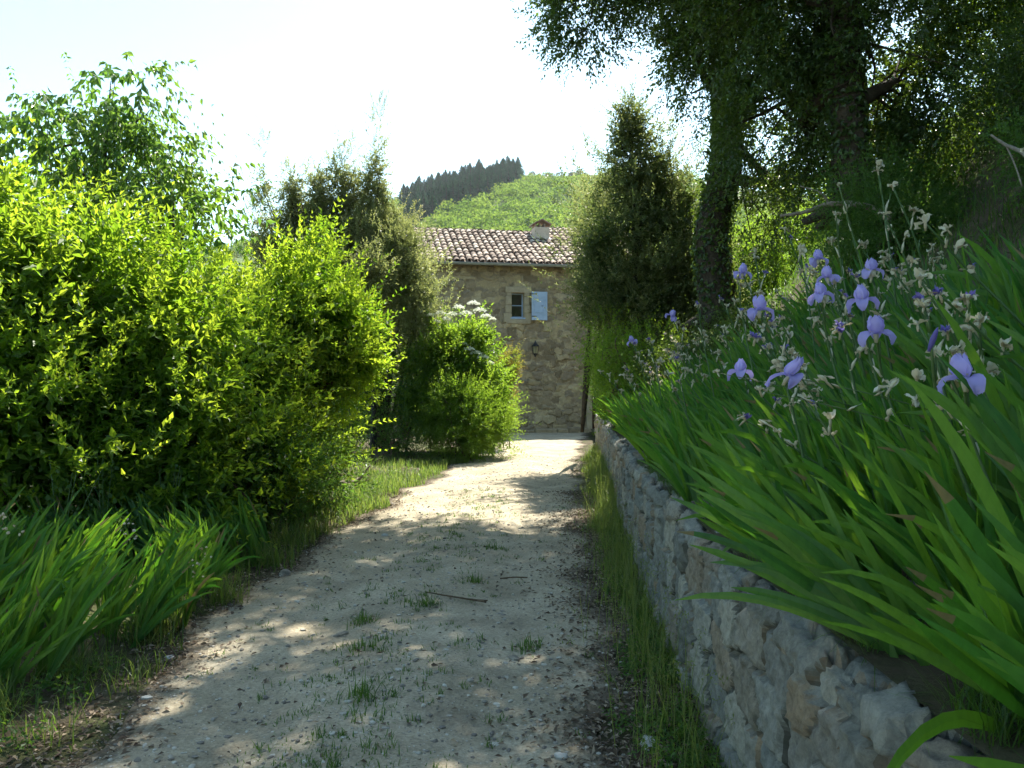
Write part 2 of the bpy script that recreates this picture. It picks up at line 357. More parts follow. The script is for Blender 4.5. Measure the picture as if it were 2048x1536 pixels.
# ------------------------------------------------------------------ ground, path, bank, hill
g = G()
xs = np.concatenate([np.linspace(-900, -60, 12), np.linspace(-50, -9, 22), np.linspace(-8, 6, 90), np.linspace(7, 50, 20), np.linspace(60, 900, 12)])
ys = np.concatenate([np.linspace(-500, -20, 8), np.linspace(-14, 1, 12), np.linspace(1.3, 30, 170), np.linspace(32, 60, 12), np.linspace(80, 1500, 20)])
X, Y = np.meshgrid(xs, ys, indexing='ij')
xl = np.interp(Y, LY, LXL); P = np.stack([X, Y, 0*X], -1)
near = (np.abs(X) < 60) & (Y < 60) & (Y > -20)
xr_g = np.interp(Y, LY, LXR); inside = np.clip(np.minimum(X-xl, xr_g-X)/.25, 0, 1)*(Y < 28)*(Y > -6)
Z = np.where(near, .012*sn(P, .9, 2) - .02 - .05*inside + np.clip(xl-X-.2, 0, 1.5)*(.10+.05*sn(P, 1.2, 3))*(Y < 26), -.05)
grid(g, np.stack([X, Y, Z], -1))
tag(g.obj('ground', M['soil'], smooth=True), kind='structure')

g = G(); ys = np.linspace(-6, 28.2, 420); us = np.linspace(0, 1, 60)
rngp = np.random.RandomState(2)
PL = np.interp(ys, LY, LXL) + .10*np.sin(ys*1.9)+.06*np.sin(ys*5.3+1)+rngp.normal(0, .006, len(ys))
PR = np.interp(ys, LY, LXR) + .09*np.sin(ys*2.3+2)+.06*np.sin(ys*6.1)+rngp.normal(0, .006, len(ys))
PL = PL-.08; PR = PR+.10; X = PL[:, None] + (PR-PL)[:, None]*us; Y = np.repeat(ys[:, None], 60, 1); P = np.stack([X, Y, 0*X], -1)
crown = .035*np.sin(us*math.pi)[None] - .03*np.exp(-((us-.28)/.09)**2)[None]*(Y < 22) - .03*np.exp(-((us-.76)/.09)**2)[None]*(Y < 22)
Z = .012*sn(P, .9, 2) - .02 + .006 + np.clip(crown, -.01, 1) + .008*sn(P, .25, 4)*np.sin(us*math.pi)[None]
pathP = np.stack([X, Y, Z], -1); edge = np.minimum(X-PL[:, None], (PR[:, None]-X)*.8); grid(g, pathP, np.clip(cellmean(edge)/.30, 0, 1), flip=True)
tag(g.obj('path', M['path'], smooth=True), kind='structure')
def pathz(x, y):
    u = (x-np.interp(y, ys, PL))/np.maximum(np.interp(y, ys, PR)-np.interp(y, ys, PL), .1)
    i = np.clip(np.searchsorted(ys, y), 0, len(ys)-1); j = np.clip((u*59).round().astype(int), 0, 59)
    return np.where((u > 0) & (u < 1), pathP[i, j, 2], gz(x, y))

g = G(); ds = np.concatenate([np.linspace(.08, 4, 60), np.linspace(4.3, 30, 40)]); ys2 = np.linspace(-8, 27, 150)
D, Y = np.meshgrid(ds, ys2, indexing='ij'); X = wallx(Y)+D; Z = bankz(X, Y)
grid(g, np.stack([X, Y, Z], -1))
tag(g.obj('bank', M['soil'], smooth=True), kind='structure')

# far hill, heights given by its skyline as seen from the lane
HX = np.array([-600, 200, 400, 520, 700, 800, 900, 960, 1035, 1110, 1250, 1450, 1600, 1800, 2700])
HYp = np.array([520, 520, 512, 492, 450, 405, 375, 358, 352, 352, 348, 372, 395, 420, 430])
D0, D1 = 90., 420.
def hill_top(az): return CAM_H + (768-np.interp(az, HX, HYp))/F*D1
def hillz(x, y):
    az = 1024 + x/np.maximum(y, 1)*F
    t = np.clip((y-D0)/(D1-D0), 0, 1.15); prof = np.where(t < 1, t**1.05, 1-(t-1)*.5)
    P = np.stack(np.broadcast_arrays(x, y, 0*x), -1)
    return (hill_top(az)+2)*prof - 2 + 2.2*sn(P, 34, 1)*np.clip(t*3, 0, 1)*np.clip((1.0-t)*4, 0, 1)
g = G(); az = np.linspace(-600, 2700, 150); dd = np.concatenate([np.linspace(D0-15, D1, 60), [D1+30, D1+55]])
A, Y = np.meshgrid(az, dd, indexing='ij'); X = (A-1024)/F*Y
grid(g, np.stack([X, Y, hillz(X, Y)], -1), flip=False)
tag(g.obj('hill', M['hill'], smooth=True), kind='structure')

# ------------------------------------------------------------------ stone sheets
def stone_field(S, T, sw, sh, rng, s0, s1, t0, t1, rows=True):
    """for points (S,T) return distance-to-joint value and the id of the nearest stone; courses of unequal stones"""
    seeds = []; t = t0; r = 0
    while t < t1+sh:
        h = sh*rng.uniform(.65, 1.45); s = s0 - rng.random()*sw
        while s < s1+sw:
            wd = sw*rng.uniform(.5, 1.6); seeds.append((s+wd/2, t+h/2+rng.normal(0, .16)*h, wd, h)); s += wd
        t += h
    seeds = np.array(seeds); val = rng.random(len(seeds)); off = rng.normal(0, 1, len(seeds))
    shp = S.shape; s_, t_ = S.ravel(), T.ravel(); F1 = np.empty(len(s_)); F2 = np.empty(len(s_)); ID = np.empty(len(s_), int)
    order = np.argsort(seeds[:, 0]); seeds = seeds[order]; val = val[order]; off = off[order]
    so_ = np.argsort(s_)
    for c in range(0, len(s_), 2500):
        k = so_[c:c+2500]; lo, hi = s_[k].min()-2.2*sw, s_[k].max()+2.2*sw
        i0, i1 = np.searchsorted(seeds[:, 0], [lo, hi]); q = seeds[i0:i1]
        ds_ = np.abs(s_[k][:, None]-q[:, 0])/(q[:, 2]*.5); dt_ = np.abs(t_[k][:, None]-q[:, 1])/(q[:, 3]*.5)
        dist = (ds_**5+dt_**5)**.2
        o = np.argpartition(dist, 1, axis=1)[:, :2]; dv = np.take_along_axis(dist, o, 1)
        sw_ = dv[:, 0] > dv[:, 1]; o[sw_] = o[sw_][:, ::-1]; dv.sort(1)
        F1[k] = dv[:, 0]; F2[k] = dv[:, 1]; ID[k] = o[:, 0]+i0
    return (F2-F1).reshape(shp), val[ID].reshape(shp), off[ID].reshape(shp)
def set_mortar(me, face_vals):
    at = me.attributes.new('mortar', 'FLOAT', 'FACE'); at.data.foreach_set('value', face_vals.astype(np.float32))

# retaining wall: rises up the face, over the edge and back along the top
rw = np.random.RandomState(11)
ycs = np.concatenate([np.arange(-5, .9, .12), np.arange(.9, 5.2, .014), np.arange(5.2, 10, .026), np.arange(10, 20.6, .05)])
H = .84
tt = np.concatenate([np.linspace(-.1, H-.05, 58), H-.05+.05*np.array([.35, .7, 1.0]), H+np.linspace(.015, .20, 13)])
Yg, Tg = np.meshgrid(ycs, tt, indexing='ij')
Pn = np.stack([Yg, Tg*1.3, 0*Yg], -1)
e, val, off = stone_field(Yg+.03*sn(Pn, .12, 1), Tg+.022*sn(Pn, .10, 2), .25, .18, rw, -5.2, 20.8, -.2, H+.5)
bul = np.clip(e/.30, 0, 1); bul = 1-(1-bul)**2.2
disp = -.028 + .038*bul + .010*off*bul + .017*bul*sn(np.stack([val*40, off*9, 0*off], -1)+Pn*1.1, 1.0, 2) + .007*sn(Pn, .06, 3)*bul + .005*sn(Pn, .022, 1)*bul
Htop = H - .05*np.clip(1-(Yg-3)/2, 0, 1) + .035*sn(np.stack([Yg, 0*Yg, 0*Yg], -1), .5, 2)
faceT = np.minimum(Tg, H); over = np.clip(Tg-H, 0, 1)
ang = np.clip((Tg-(H-.06))/.12, 0, 1)*math.pi/2
base_x = wallx(Yg) + faceT*.02 + over - .0
base_z = np.where(Tg < H, Tg, H) + (Htop-H)*np.clip(Tg/H, 0, 1)
nx, nz_ = -np.cos(ang), np.sin(ang)
Xg = base_x + nx*disp + .015*np.sin(ang*2)*1.0; Zg = base_z + nz_*disp*1.1 - .02*np.sin(ang*2)
t_fade = np.clip((Yg-15)/11, 0, 1)
g = G(); va = cellmean(val)
grid(g, np.stack([Xg, Yg, Zg], -1), va, flip=True)
wob = g.obj('stone_wall', M['wall_stone'], smooth=True)
set_mortar(wob.data, (1-np.clip((cellmean(e)-.03)/.15, 0, 1)).ravel())
tag(wob, 'low retaining wall of rough grey stones holding up the iris bed beside the path', 'wall')
# thickness behind the face and the far end
g = G(); box(g, float(wallx(20.55))+.03, float(wallx(20.55))+.45, 20.3, 20.56, -.05, H-.02)
g.obj('wall_end', M['rock'], wob)

# ------------------------------------------------------------------ house
HROT = -math.atan2(.70, 3.63)*-1
house = empty('stone_house', (-2.2, 26.6, 0), 0.19)
tag(house, 'old stone farmhouse with pink tiled roof and blue shutter at the end of the path', 'house')
def px_on_front(px, py):
    """point of the front wall plane seen at this place, in house coordinates (u along the wall, z)"""
    ca, sa = math.cos(.19), math.sin(.19)
    k = (px-1024)/F                     # x = k*y
    # x=-2.2+u*ca ; y=26.6+u*sa
    u = (k*26.6+2.2)/(ca-k*sa); yy = 26.6+u*sa
    return u, CAM_H+(768-py)/F*yy
U0, U1, EAVE = -3.2, 6.6, 5.52
w1 = [px_on_front(1022, 638), px_on_front(1048, 586)]
w2 = [px_on_front(1171, 640), px_on_front(1196, 600)]
w3 = [px_on_front(832, 612), px_on_front(852, 560)]
dr = [px_on_front(1183, 900), px_on_front(1222, 745)]
ops = [(w1[0][0], w1[1][0], w1[0][1], w1[1][1]), (w2[0][0], w2[1][0], w2[0][1], w2[0][1]+.86), (w3[0][0]-.12, w3[1][0], w3[0][1], w3[0][1]+.86), (dr[0][0], dr[0][0]+1.0, -.1, 2.05)]
rh = np.random.RandomState(3)
us_ = np.arange(U0, U1+.001, .035); zs_ = np.arange(-.1, EAVE+.001, .035)
Ug, Zg2 = np.meshgrid(us_, zs_, indexing='ij'); Pn = np.stack([Ug, Zg2, 0*Ug], -1)
e, val, off = stone_field(Ug+.05*sn(Pn, .2, 1), Zg2+.05*sn(Pn, .2, 2),   .31, .19, rh, U0-.3, U1+.3, -.2, EAVE+.3)
bul = np.clip(e/.35, 0, 1)**.6
patch = np.clip(.5+sn(Pn, .8, 3)*1.2, .25, 1)       # where mortar fills the joints
depth = .0 + (.05*bul+.018*off*bul)*patch + .01*sn(Pn, .07, 4)
mask = np.ones((len(us_)-1, len(zs_)-1), bool); Uc, Zc = cellmean(Ug), cellmean(Zg2)
for a, b, c, d in ops: mask &= ~((Uc > a+.01) & (Uc < b-.01) & (Zc > c+.01) & (Zc < d-.01))
g = G(); grid(g, np.stack([Ug, -depth, Zg2], -1), cellmean(val), mask=mask, flip=True)
nf = mask.sum()
mort = (1-np.clip(cellmean(e)/.2, 0, 1))[mask]
DEP = 6.6; RIDGE = 7.15
def quad(g, a, b, c, d, v=.5): g.add([a, b, c, d], [[0, 1, 2, 3]], v)
quad(g, (U0, 0.0, -.1), (U0, 0.0, EAVE), (U0, DEP, EAVE), (U0, DEP, -.1), .3)
quad(g, (U1, 0.0, -.1), (U1, DEP, -.1), (U1, DEP, EAVE), (U1, 0.0, EAVE), .3)
quad(g, (U0, DEP, -.1), (U0, DEP, EAVE), (U1, DEP, EAVE), (U1, DEP, -.1), .3)
for u in (U0, U1): g.add([(u, .0, EAVE), (u, DEP, EAVE), (u, DEP/2, RIDGE)], [[0, 1, 2]], .3)
for a, b, c, d in ops:                                    # reveals
    for q in (((a, 0, c), (a, .3, c), (a, .3, d), (a, 0, d)), ((b, 0, c), (b, 0, d), (b, .3, d), (b, .3, c)), ((a, 0, d), (a, .3, d), (b, .3, d), (b, 0, d)), ((a, 0, c), (b, 0, c), (b, .3, c), (a, .3, c))): quad(g, *q, 1)
wo_ = g.obj('wall', M['house_stone'], house)
tot = len(wo_.data.polygons); mv = np.full(tot, .3); mv[:nf] = mort; set_mortar(wo_.data, mv)
def window(a, b, c, d, surround=True):
    g = G(); y = .17; fw = .045
    box(g, a, a+fw, y, y+.05, c+.05, d, bev=.005); box(g, b-fw, b, y, y+.05, c+.05, d, bev=.005)
    box(g, a+fw+.001, b-fw-.001, y, y+.05, d-fw, d, bev=.005); box(g, a+fw+.001, b-fw-.001, y, y+.05, c+.05, c+.05+fw, bev=.005)
    box(g, a+fw+.001, b-fw-.001, y+.004, y+.046, (c+d)/2+.01, (c+d)/2+.045, bev=.004)
    wn = g.obj('window', M['blue_paint'], house)
    g = G(); box(g, a+fw, b-fw, y+.02, y+.026, c+.06, d-fw); g.obj('pane', M['glass'], wn)
    g = G(); box(g, a-.03, b+.03, -.09, .20, c, c+.048, bev=.006); g.obj('sill', M['blue_paint'], wn)
    # black panel, its colour stands in for the unlit room behind
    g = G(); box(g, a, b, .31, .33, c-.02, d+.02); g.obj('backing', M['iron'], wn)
    if surround:
        g = G(); t = .17; yy = -.078; r = np.random.RandomState(8)
        z = c-.12
        while z < d+.16:
            h = min(r.uniform(.2, .34), d+.2-z)
            for s_, e_ in ((a-t*r.uniform(.8, 1.5), a+.004), (b-.004, b+t*r.uniform(.8, 1.5))): box(g, s_, e_, yy-r.random()*.01, .02, z+.004, z+h-.004, r.random(), bev=.012)
            z += h
        box(g, a-.2, b+.24, yy-.014, .02, d-.004, d+.2, .6, bev=.015); box(g, a-.16, b+.2, yy-.016, .02, c-.16, c-.01, .4, bev=.015)
        g.obj('surround', M['plaster'], house)
for o_ in ops[:3]: window(*o_)
def shutter(a, b, c, d, ang=0.0, label=None):
    s = empty('shutter', (a, -.175, c)); s.parent = house; s.rotation_euler = (0, 0, ang)
    if label: s['label'] = label
    W, Hh = b-a, d-c
    g = G(); box(g, 0, W, -.028, 0, 0, Hh, bev=.006)
    g.obj('board', M['blue_paint'], s)
    g = G(); pz = [(.16*W, .84*W, .78*Hh, .84*Hh), (.16*W, .84*W, .26*Hh, .3*Hh), (.16*W, .24*W, .3*Hh, .78*Hh), (.76*W, .84*W, .3*Hh, .78*Hh)]
    for x0, x1, z0, z1 in pz: box(g, x0, x1, -.044, -.0285, z0, z1, bev=.004)
    g.obj('batten', M['blue_paint'], s)
    g = G(); tube(g, [(W*.62, -.05, Hh*.5), (W*.62, -.075, Hh*.5), (W*.72, -.075, Hh*.5)], .009, 6); box(g, .0, .16, -.0345, -.029, Hh*.9, Hh*.93); box(g, 0, .16, -.0345, -.029, Hh*.12, Hh*.15)
    g.obj('hinge', M['iron'], s)
s1 = px_on_front(1061, 641); s2 = px_on_front(1092, 585)
shutter(s1[0], s2[0], s1[1], s2[1], 0, 'pale blue shutter folded open beside the middle window')
b2 = ops[1]; shutter(b2[1]+.18, b2[1]+.68, b2[2]-.04, b2[3]+.04, -.12)
# doorway
a, b, c, d = ops[3]
g = G()
for k in range(6): box(g, a+.03+k*.156, a+.03+k*.156+.152, .20, .245, .0, 2.03, rh.random(), bev=.005)
door = g.obj('door', M['door'], house)
g = G(); box(g, a-.18, a+.004, -.085, .02, 0, 2.05, bev=.015); box(g, b-.004, b+.18, -.085, .02, 0, 2.05, bev=.015); box(g, a-.2, b+.2, -.095, .02, 2.051, 2.3, bev=.015); g.obj('surround', M['plaster'], house)
# low stone kerb along the foot of the front wall
g = G(); u = U0
while u < a-.2:
    L = rh.uniform(.35, .8); L = min(L, a-.2-u); box(g, u+.01, u+L-.01, -.42+rh.normal(0, .015), -.07, -.05, .13+rh.normal(0, .025), rh.random()*.3, bev=.03); u += L
pl = g.obj('plinth', M['house_stone'], house); set_mortar(pl.data, np.full(len(pl.data.polygons), .1))
# roof of canal tiles
def tiles(g, u0, u1, y0, z0, y1, z1, rng, pitch=.215, row=.36):
    ns = int((u1-u0)/pitch); L = math.hypot(y1-y0, z1-z0); nr = int(L/row)+1
    ty, tz = (y1-y0)/L, (z1-z0)/L; nyy, nzz = -tz, ty
    an = np.linspace(0, math.pi, 7)
    for i in range(ns+1):
        uc = u0+(i+.5)*pitch
        for r in range(nr):
            s0, s1 = r*row-.03, min((r+1)*row+.05, L); jit = rng.normal(0, .008, 4)
            if s1-s0 < .1: continue
            # cover tile (convex), its lower end larger and lifted
            P = np.zeros((2, 7, 3))
            for q, (s, rad, lift) in enumerate(((s0, .098, .028), (s1, .080, .004))):
                P[q, :, 0] = uc+rad*np.cos(an)+jit[q]; h = .04+lift+rad*.85*np.sin(an)+jit[2]
                P[q, :, 1] = y0+ty*s+nyy*h; P[q, :, 2] = z0+tz*s+nzz*h
            grid(g, P, rng.random())
            Pb = P.copy(); Pb[:, :, 1] -= nyy*.014; Pb[:, :, 2] -= nzz*.014; Pb[:, :, 0] = uc+(P[:, :, 0]-uc)*.87
            g.add(np.concatenate([P[0], Pb[0]]), [[k, k+1, 8+k, 7+k] for k in range(6)], .1)
            grid(g, Pb, .05, flip=True)
            # channel tile
            P2 = np.zeros((2, 5, 3)); a2 = np.linspace(0, math.pi, 5)
            for q, s in enumerate((s0, s1)):
                P2[q, :, 0] = uc+pitch/2+.085*np.cos(a2); h = .05-.045*np.sin(a2)
                P2[q, :, 1] = y0+ty*s+nyy*h; P2[q, :, 2] = z0+tz*s+nzz*h+.004
            grid(g, P2, rng.random()*.5)
g = G(); tiles(g, U0-.2, U1+.2, -.38, EAVE-.03, DEP/2, RIDGE+.04, rh)
roof = g.obj('roof', M['tile'], house)
g = G(); box(g, U0-.2, U1+.2, -.36, .0, 0, .03)
g = G()
quad(g, (U0-.2, -.36, EAVE-.06), (U1+.2, -.36, EAVE-.06), (U1+.2, DEP/2, RIDGE), (U0-.2, DEP/2, RIDGE))
quad(g, (U0-.2, DEP+.3, EAVE-.06), (U0-.2, DEP/2, RIDGE+.01), (U1+.2, DEP/2, RIDGE+.01), (U1+.2, DEP+.3, EAVE-.06))
g.obj('roof_deck', M['twig'], roof)
ur = 4.35
g = G(); u = U0-.2
while u < ur:
    an = np.linspace(-.2, math.pi+.2, 9); P = np.zeros((2, 9, 3))
    for q, (uu, rad) in enumerate(((u, .125), (u+.46, .105))):
        P[q, :, 0] = uu; P[q, :, 1] = DEP/2+rad*np.cos(an); P[q, :, 2] = RIDGE+.02+rad*np.sin(an)+rh.normal(0, .006)
    grid(g, P, rh.random()); g.add(P[0][:, :], [[0, 1, 2, 3, 4, 5, 6, 7, 8]], .1); u += .42
g.obj('ridge_tiles', M['tile'], roof)
# gutter
g = G(); an = np.linspace(math.pi, 2*math.pi, 9); P = np.zeros((2, 9, 3))
for q, u in enumerate((U0-.2, U1+.2)):
    P[q, :, 0] = u; P[q, :, 1] = -.42+.065*np.cos(an); P[q, :, 2] = EAVE-.02+.07*np.sin(an)
grid(g, P); P3 = P.copy(); P3[:, :, 1] = -.42+(P[:, :, 1]+.42)*.93; P3[:, :, 2] += .004; grid(g, P3, flip=True)
tube(g, [(U0-.2, -.487, EAVE-.018), (U1+.2, -.487, EAVE-.018)], .011, 6)
for u in np.arange(U0, U1, .9): box(g, u, u+.02, -.495, -.34, EAVE-.095, EAVE-.088)
g.obj('gutter', M['zinc'], roof)
# chimney
def chim_xy(px, depth):
    ca, sa = math.cos(.19), math.sin(.19); k = (px-1024)/F
    X0, Y0 = -2.2-depth*sa, 26.6+depth*ca; u = (k*Y0-X0)/(ca-k*sa); return u, Y0+u*sa
cu0, cyy = chim_xy(1066, 2.6); cu1, _ = chim_xy(1096, 2.6); ctop = CAM_H+(768-456)/F*cyy
g = G(); box(g, cu0, cu1, 2.35, 2.95, 6.35, ctop, bev=.01)
ch = g.obj('chimney', M['chim'], roof)
g = G(); 
for s in (0, .18, .36): box(g, cu0+.03+s*(cu1-cu0)/.54*.9, cu0+.08+s*(cu1-cu0)/.54*.9, 2.4, 2.9, ctop+.001, ctop+.14)
um = (cu0+cu1)/2
for s in (-1, 1):
    e0 = um+s*(cu1-cu0)*.62
    g.add([(e0, 2.3, ctop+.12), (e0, 3.0, ctop+.12), (um, 3.0, ctop+.30), (um, 2.3, ctop+.30), (e0, 2.3, ctop+.08), (e0, 3.0, ctop+.08), (um, 3.0, ctop+.26), (um, 2.3, ctop+.26)], [[0,1,2,3],[4,7,6,5],[0,3,7,4],[1,5,6,2],[0,4,5,1]], .4)
g.obj('chimney_cap', M['tile'], ch)
g = G(); g.add([(cu0-.55, 2.9, 6.97+.12), (cu0+.0, 2.33, 6.70+.14), (cu1+.12, 2.33, 6.70+.14), (cu1+.1, 2.9, 6.97+.12)], [[0, 1, 2, 3]]); g.obj('flashing', M['white'], ch)
# second lower roof beyond the chimney
g = G(); uc = cu1+.5
g2 = G(); tiles(g2, uc, uc+3.2, 3.4, 6.95, 5.2, 7.75, rh); wing = g2.obj('wing_roof', M['tile'], house)
g = G(); box(g, uc, uc+3.2, 3.5, 6.4, 5.6, 6.95, .4); wg = g.obj('wing_wall', M['house_stone'], house); set_mortar(wg.data, np.full(6, .5))

# wall lantern
u, z = px_on_front(1068, 697)
lan = empty('wall_lantern', (-2.2+math.cos(.19)*u+.2*math.sin(.19), 26.6+math.sin(.19)*u-.2*math.cos(.19), z-.22), .19)
tag(lan, 'small black iron lantern fixed to the house wall below the shutter', 'lantern')
g = G()
def prism(g, r0, r1, z0, z1, n=6, a=.5, m=0):
    an = np.arange(n)*2*math.pi/n+math.pi/n; v = [(r0*math.cos(t), r0*math.sin(t), z0) for t in an]+[(r1*math.cos(t), r1*math.sin(t), z1) for t in an]
    g.add(v, [[i, (i+1) % n, n+(i+1) % n, n+i] for i in range(n)], a, m); b = g.n-2*n
    g.f.append(np.array([[b+i for i in range(n)][::-1], [b+n+i for i in range(n)]])); g.a.append(np.full(2, a)); g.m.append(np.full(2, m))
prism(g, .05, .09, .0, .05); prism(g, .015, .05, -.07, 0)
for k in range(6):
    t = k*math.pi/3+math.pi/6; tube(g, [(.088*math.cos(t), .088*math.sin(t), .05), (.11*math.cos(t), .11*math.sin(t), .28)], .009, 5)
g.obj('frame', M['iron'], lan)
g = G(); prism(g, .145, .05, .281, .38); prism(g, .05, .03, .381, .42); prism(g, .03, .005, .421, .48); g.obj('cap', M['iron'], lan)
g = G(); prism(g, .082, .104, .052, .279); g.obj('glass', M['lglass'], lan)
g = G(); tube(g, [(0, .2, .18), (0, .17, .05), (0, .08, -.03), (0, 0, -.03)], .012, 6); box(g, -.04, .04, .155, .17, .02, .28); g.obj('bracket', M['iron'], lan)

# ------------------------------------------------------------------ foliage builders
def frame_leaves(g, pos, axis, nrm, ln, wd, rnd, fold=.18, widest=.42, m=0):
    """pos/axis/nrm (N,3), ln/wd (N,): one folded leaf per row"""
    side = unit(np.cross(axis, nrm)); up = np.cross(side, axis)
    ln = ln[:, None]; wd = wd[:, None]
    tipdrop = -up*ln*.12
    v = np.stack([pos, pos+axis*ln*widest+side*wd*.5+up*wd*fold, pos+axis*ln+tipdrop, pos+axis*ln*widest-side*wd*.5+up*wd*fold], 1)
    n_ = len(pos); f = np.arange(n_*4).reshape(n_, 4)
    g.add(v.reshape(-1, 3), f, rnd, m)
def shoots(g, base, dirs, L, nl, leaf, rng, hang=0.0, droop=.15, upbias=.9, width=.45, angle=55, tipbright=.35, opposite=True, m=0, tone=(0, 1)):
    """leafy shoots; base/dirs (S,3); nl leaves on each"""
    S = len(base); L = np.broadcast_to(L, (S,))*rng.uniform(.6, 1.3, S)
    j = np.arange(nl); t = (j+1)/nl
    if opposite: t = (np.floor(j/2)*2+2)/nl; t = np.minimum(t, 1)
    pos = base[:, None]+dirs[:, None]*(L[:, None]*t)[..., None]; pos[..., 2] -= droop*(L[:, None]*t**2)
    ref = unit(rng.normal(size=(S, 3))); s1 = unit(np.cross(dirs, ref)); s2 = np.cross(dirs, s1)
    ph = (j*math.pi+np.floor(j/2)*math.pi/2) if opposite else j*2.4
    lat = np.cos(ph)[None, :, None]*s1[:, None]+np.sin(ph)[None, :, None]*s2[:, None]
    an = R(angle)*(1-.45*t)
    ax = dirs[:, None]*np.cos(an)[None, :, None]+lat*np.sin(an)[None, :, None]+rng.normal(0, .22, (S, nl, 3))
    ax[..., 2] -= hang; ax = unit(ax)
    nrm = unit(rng.normal(0, .55, (S, nl, 3))+np.array([0, 0, upbias])+dirs[:, None]*.35)
    ln = leaf*rng.uniform(.75, 1.2, (S, 1))*rng.uniform(.6, 1.25, (S, nl))*(1-.35*t)[None]
    sh = rng.random((S, 1)); rnd = np.clip(.4*sh+.3*rng.random((S, nl))+tipbright*t[None]**2+.22*sn(base, .55, 3)[:, None], 0, 1)*(tone[1]-tone[0])+tone[0]
    frame_leaves(g, pos.reshape(-1, 3), ax.reshape(-1, 3), nrm.reshape(-1, 3), ln.ravel(), (ln*width).ravel(), rnd.ravel(), m=m)
def crown_pts(blobs, n_, rng, shell=(.6, 1.0), rough=.22, nscale=.7, gap=None, gs=.42):
    b = np.array(blobs, float); wts = (b[:, 3]*b[:, 4]+b[:, 4]*b[:, 5]+b[:, 3]*b[:, 5]); wts /= wts.sum()
    k = rng.choice(len(b), n_, p=wts); d = unit(rng.normal(size=(n_, 3)))
    r = rng.uniform(shell[0]**2, shell[1]**2, n_)**.5
    c = b[k, :3]; q = b[k, 3:]
    r = r*(1+rough*sn(c+d*q, nscale, 1)+rough*.6*sn(c+d*q, nscale*.35, 2))
    p_ = c+d*q*r[:, None]; out_ = unit(d/q)
    keep = np.ones(n_, bool)
    for i in range(len(b)):
        rr = np.linalg.norm((p_-b[i, :3])/b[i, 3:], axis=1); keep &= ~((k != i) & (rr < .55))
    keep &= p_[:, 2] > .02
    if gap is not None: keep &= (sn(p_, gs, 2)+.5*sn(p_, gs*.45, 3)) > gap+rng.normal(0, .25, n_)
    return p_[keep], out_[keep]
def limbs(g, base, blobs, rng, r0=.06, per=4, twig=.006, stems=1, side=7, gnarl=.12):
    """stems from the base into the blobs with side branches"""
    base = np.asarray(base, float)
    for i, b in enumerate(blobs):
        c = np.array(b[:3]); q = np.array(b[3:])
        for s in range(stems):
            st = base+np.array([rng.normal(0, .12), rng.normal(0, .12), 0])*(stems > 1); e_ = c+q*rng.normal(0, .25, 3)+np.array([0, 0, q[2]*.45])
            mid = (st*.55+e_*.45)+rng.normal(0, gnarl, 3)*np.array([1, 1, .4]); mid2 = st*.2+e_*.8+rng.normal(0, gnarl*.7, 3)
            pl_ = curve([st, mid, mid2, e_], 6); tube(g, pl_, np.linspace(r0, twig*1.5, len(pl_)), side, rng.random(), rough=.25, rng=rng)
            for k in range(per):
                a_ = pl_[rng.randint(len(pl_)//3, len(pl_)-2)]; d_ = unit(rng.normal(size=3)+np.array([0, 0, .3])); e2 = c+d_*q*rng.uniform(.6, .95)
                m2 = (a_+e2)/2+rng.normal(0, .08, 3); q2 = curve([a_, m2, e2], 4); tube(g, q2, np.linspace(r0*.32+twig*.5, twig*.6, len(q2)), 5, rng.random(), cap=False)
def shrub(name, base, blobs, n_, mat, seed, label, cat='bush', leaf=.055, L=.35, nl=10, fill=.35, up=.8, outw=.8, hang=0., droop=.15, width=.45, angle=55, group=None, r0=.05, stems=2, per=5, shell=(.72, 1.02), rough=.22, rootname='foliage', nscale=.7, bark=None, tone=(0, 1), opposite=True, trunk_name='stem', fleaf=1.35, upbias=.9, bare=False, gap=-.25, sprays=.12, gs=.42):
    rng = np.random.RandomState(seed); root = empty(name, base); tag(root, label, cat, group)
    B = np.array(base, float); g = G()
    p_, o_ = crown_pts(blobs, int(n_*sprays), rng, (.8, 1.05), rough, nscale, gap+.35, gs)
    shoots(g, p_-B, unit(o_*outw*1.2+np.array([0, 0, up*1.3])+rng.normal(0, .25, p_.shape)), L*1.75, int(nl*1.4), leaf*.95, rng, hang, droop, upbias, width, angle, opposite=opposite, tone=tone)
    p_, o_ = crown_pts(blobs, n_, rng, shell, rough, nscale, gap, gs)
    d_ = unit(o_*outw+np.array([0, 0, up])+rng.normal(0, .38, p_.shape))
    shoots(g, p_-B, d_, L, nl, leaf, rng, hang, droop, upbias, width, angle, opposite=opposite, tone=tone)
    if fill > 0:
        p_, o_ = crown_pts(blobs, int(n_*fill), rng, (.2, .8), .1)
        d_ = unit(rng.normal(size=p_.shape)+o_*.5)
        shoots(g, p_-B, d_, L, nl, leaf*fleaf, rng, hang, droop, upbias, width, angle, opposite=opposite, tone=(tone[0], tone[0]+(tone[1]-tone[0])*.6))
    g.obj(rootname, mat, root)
    g = G(); limbs(g, (0, 0, 0), [(b[0]-B[0], b[1]-B[1], b[2]-B[2], b[3]*.8, b[4]*.8, b[5]*.8) for b in blobs], rng, r0*.75, per, stems=stems, twig=.004)
    g.obj(trunk_name, bark or M['twig'], root, smooth=True)
    return root
def P3(px, py, y): return ((px-1024)/F*y, y, CAM_H+(768-py)/F*y)

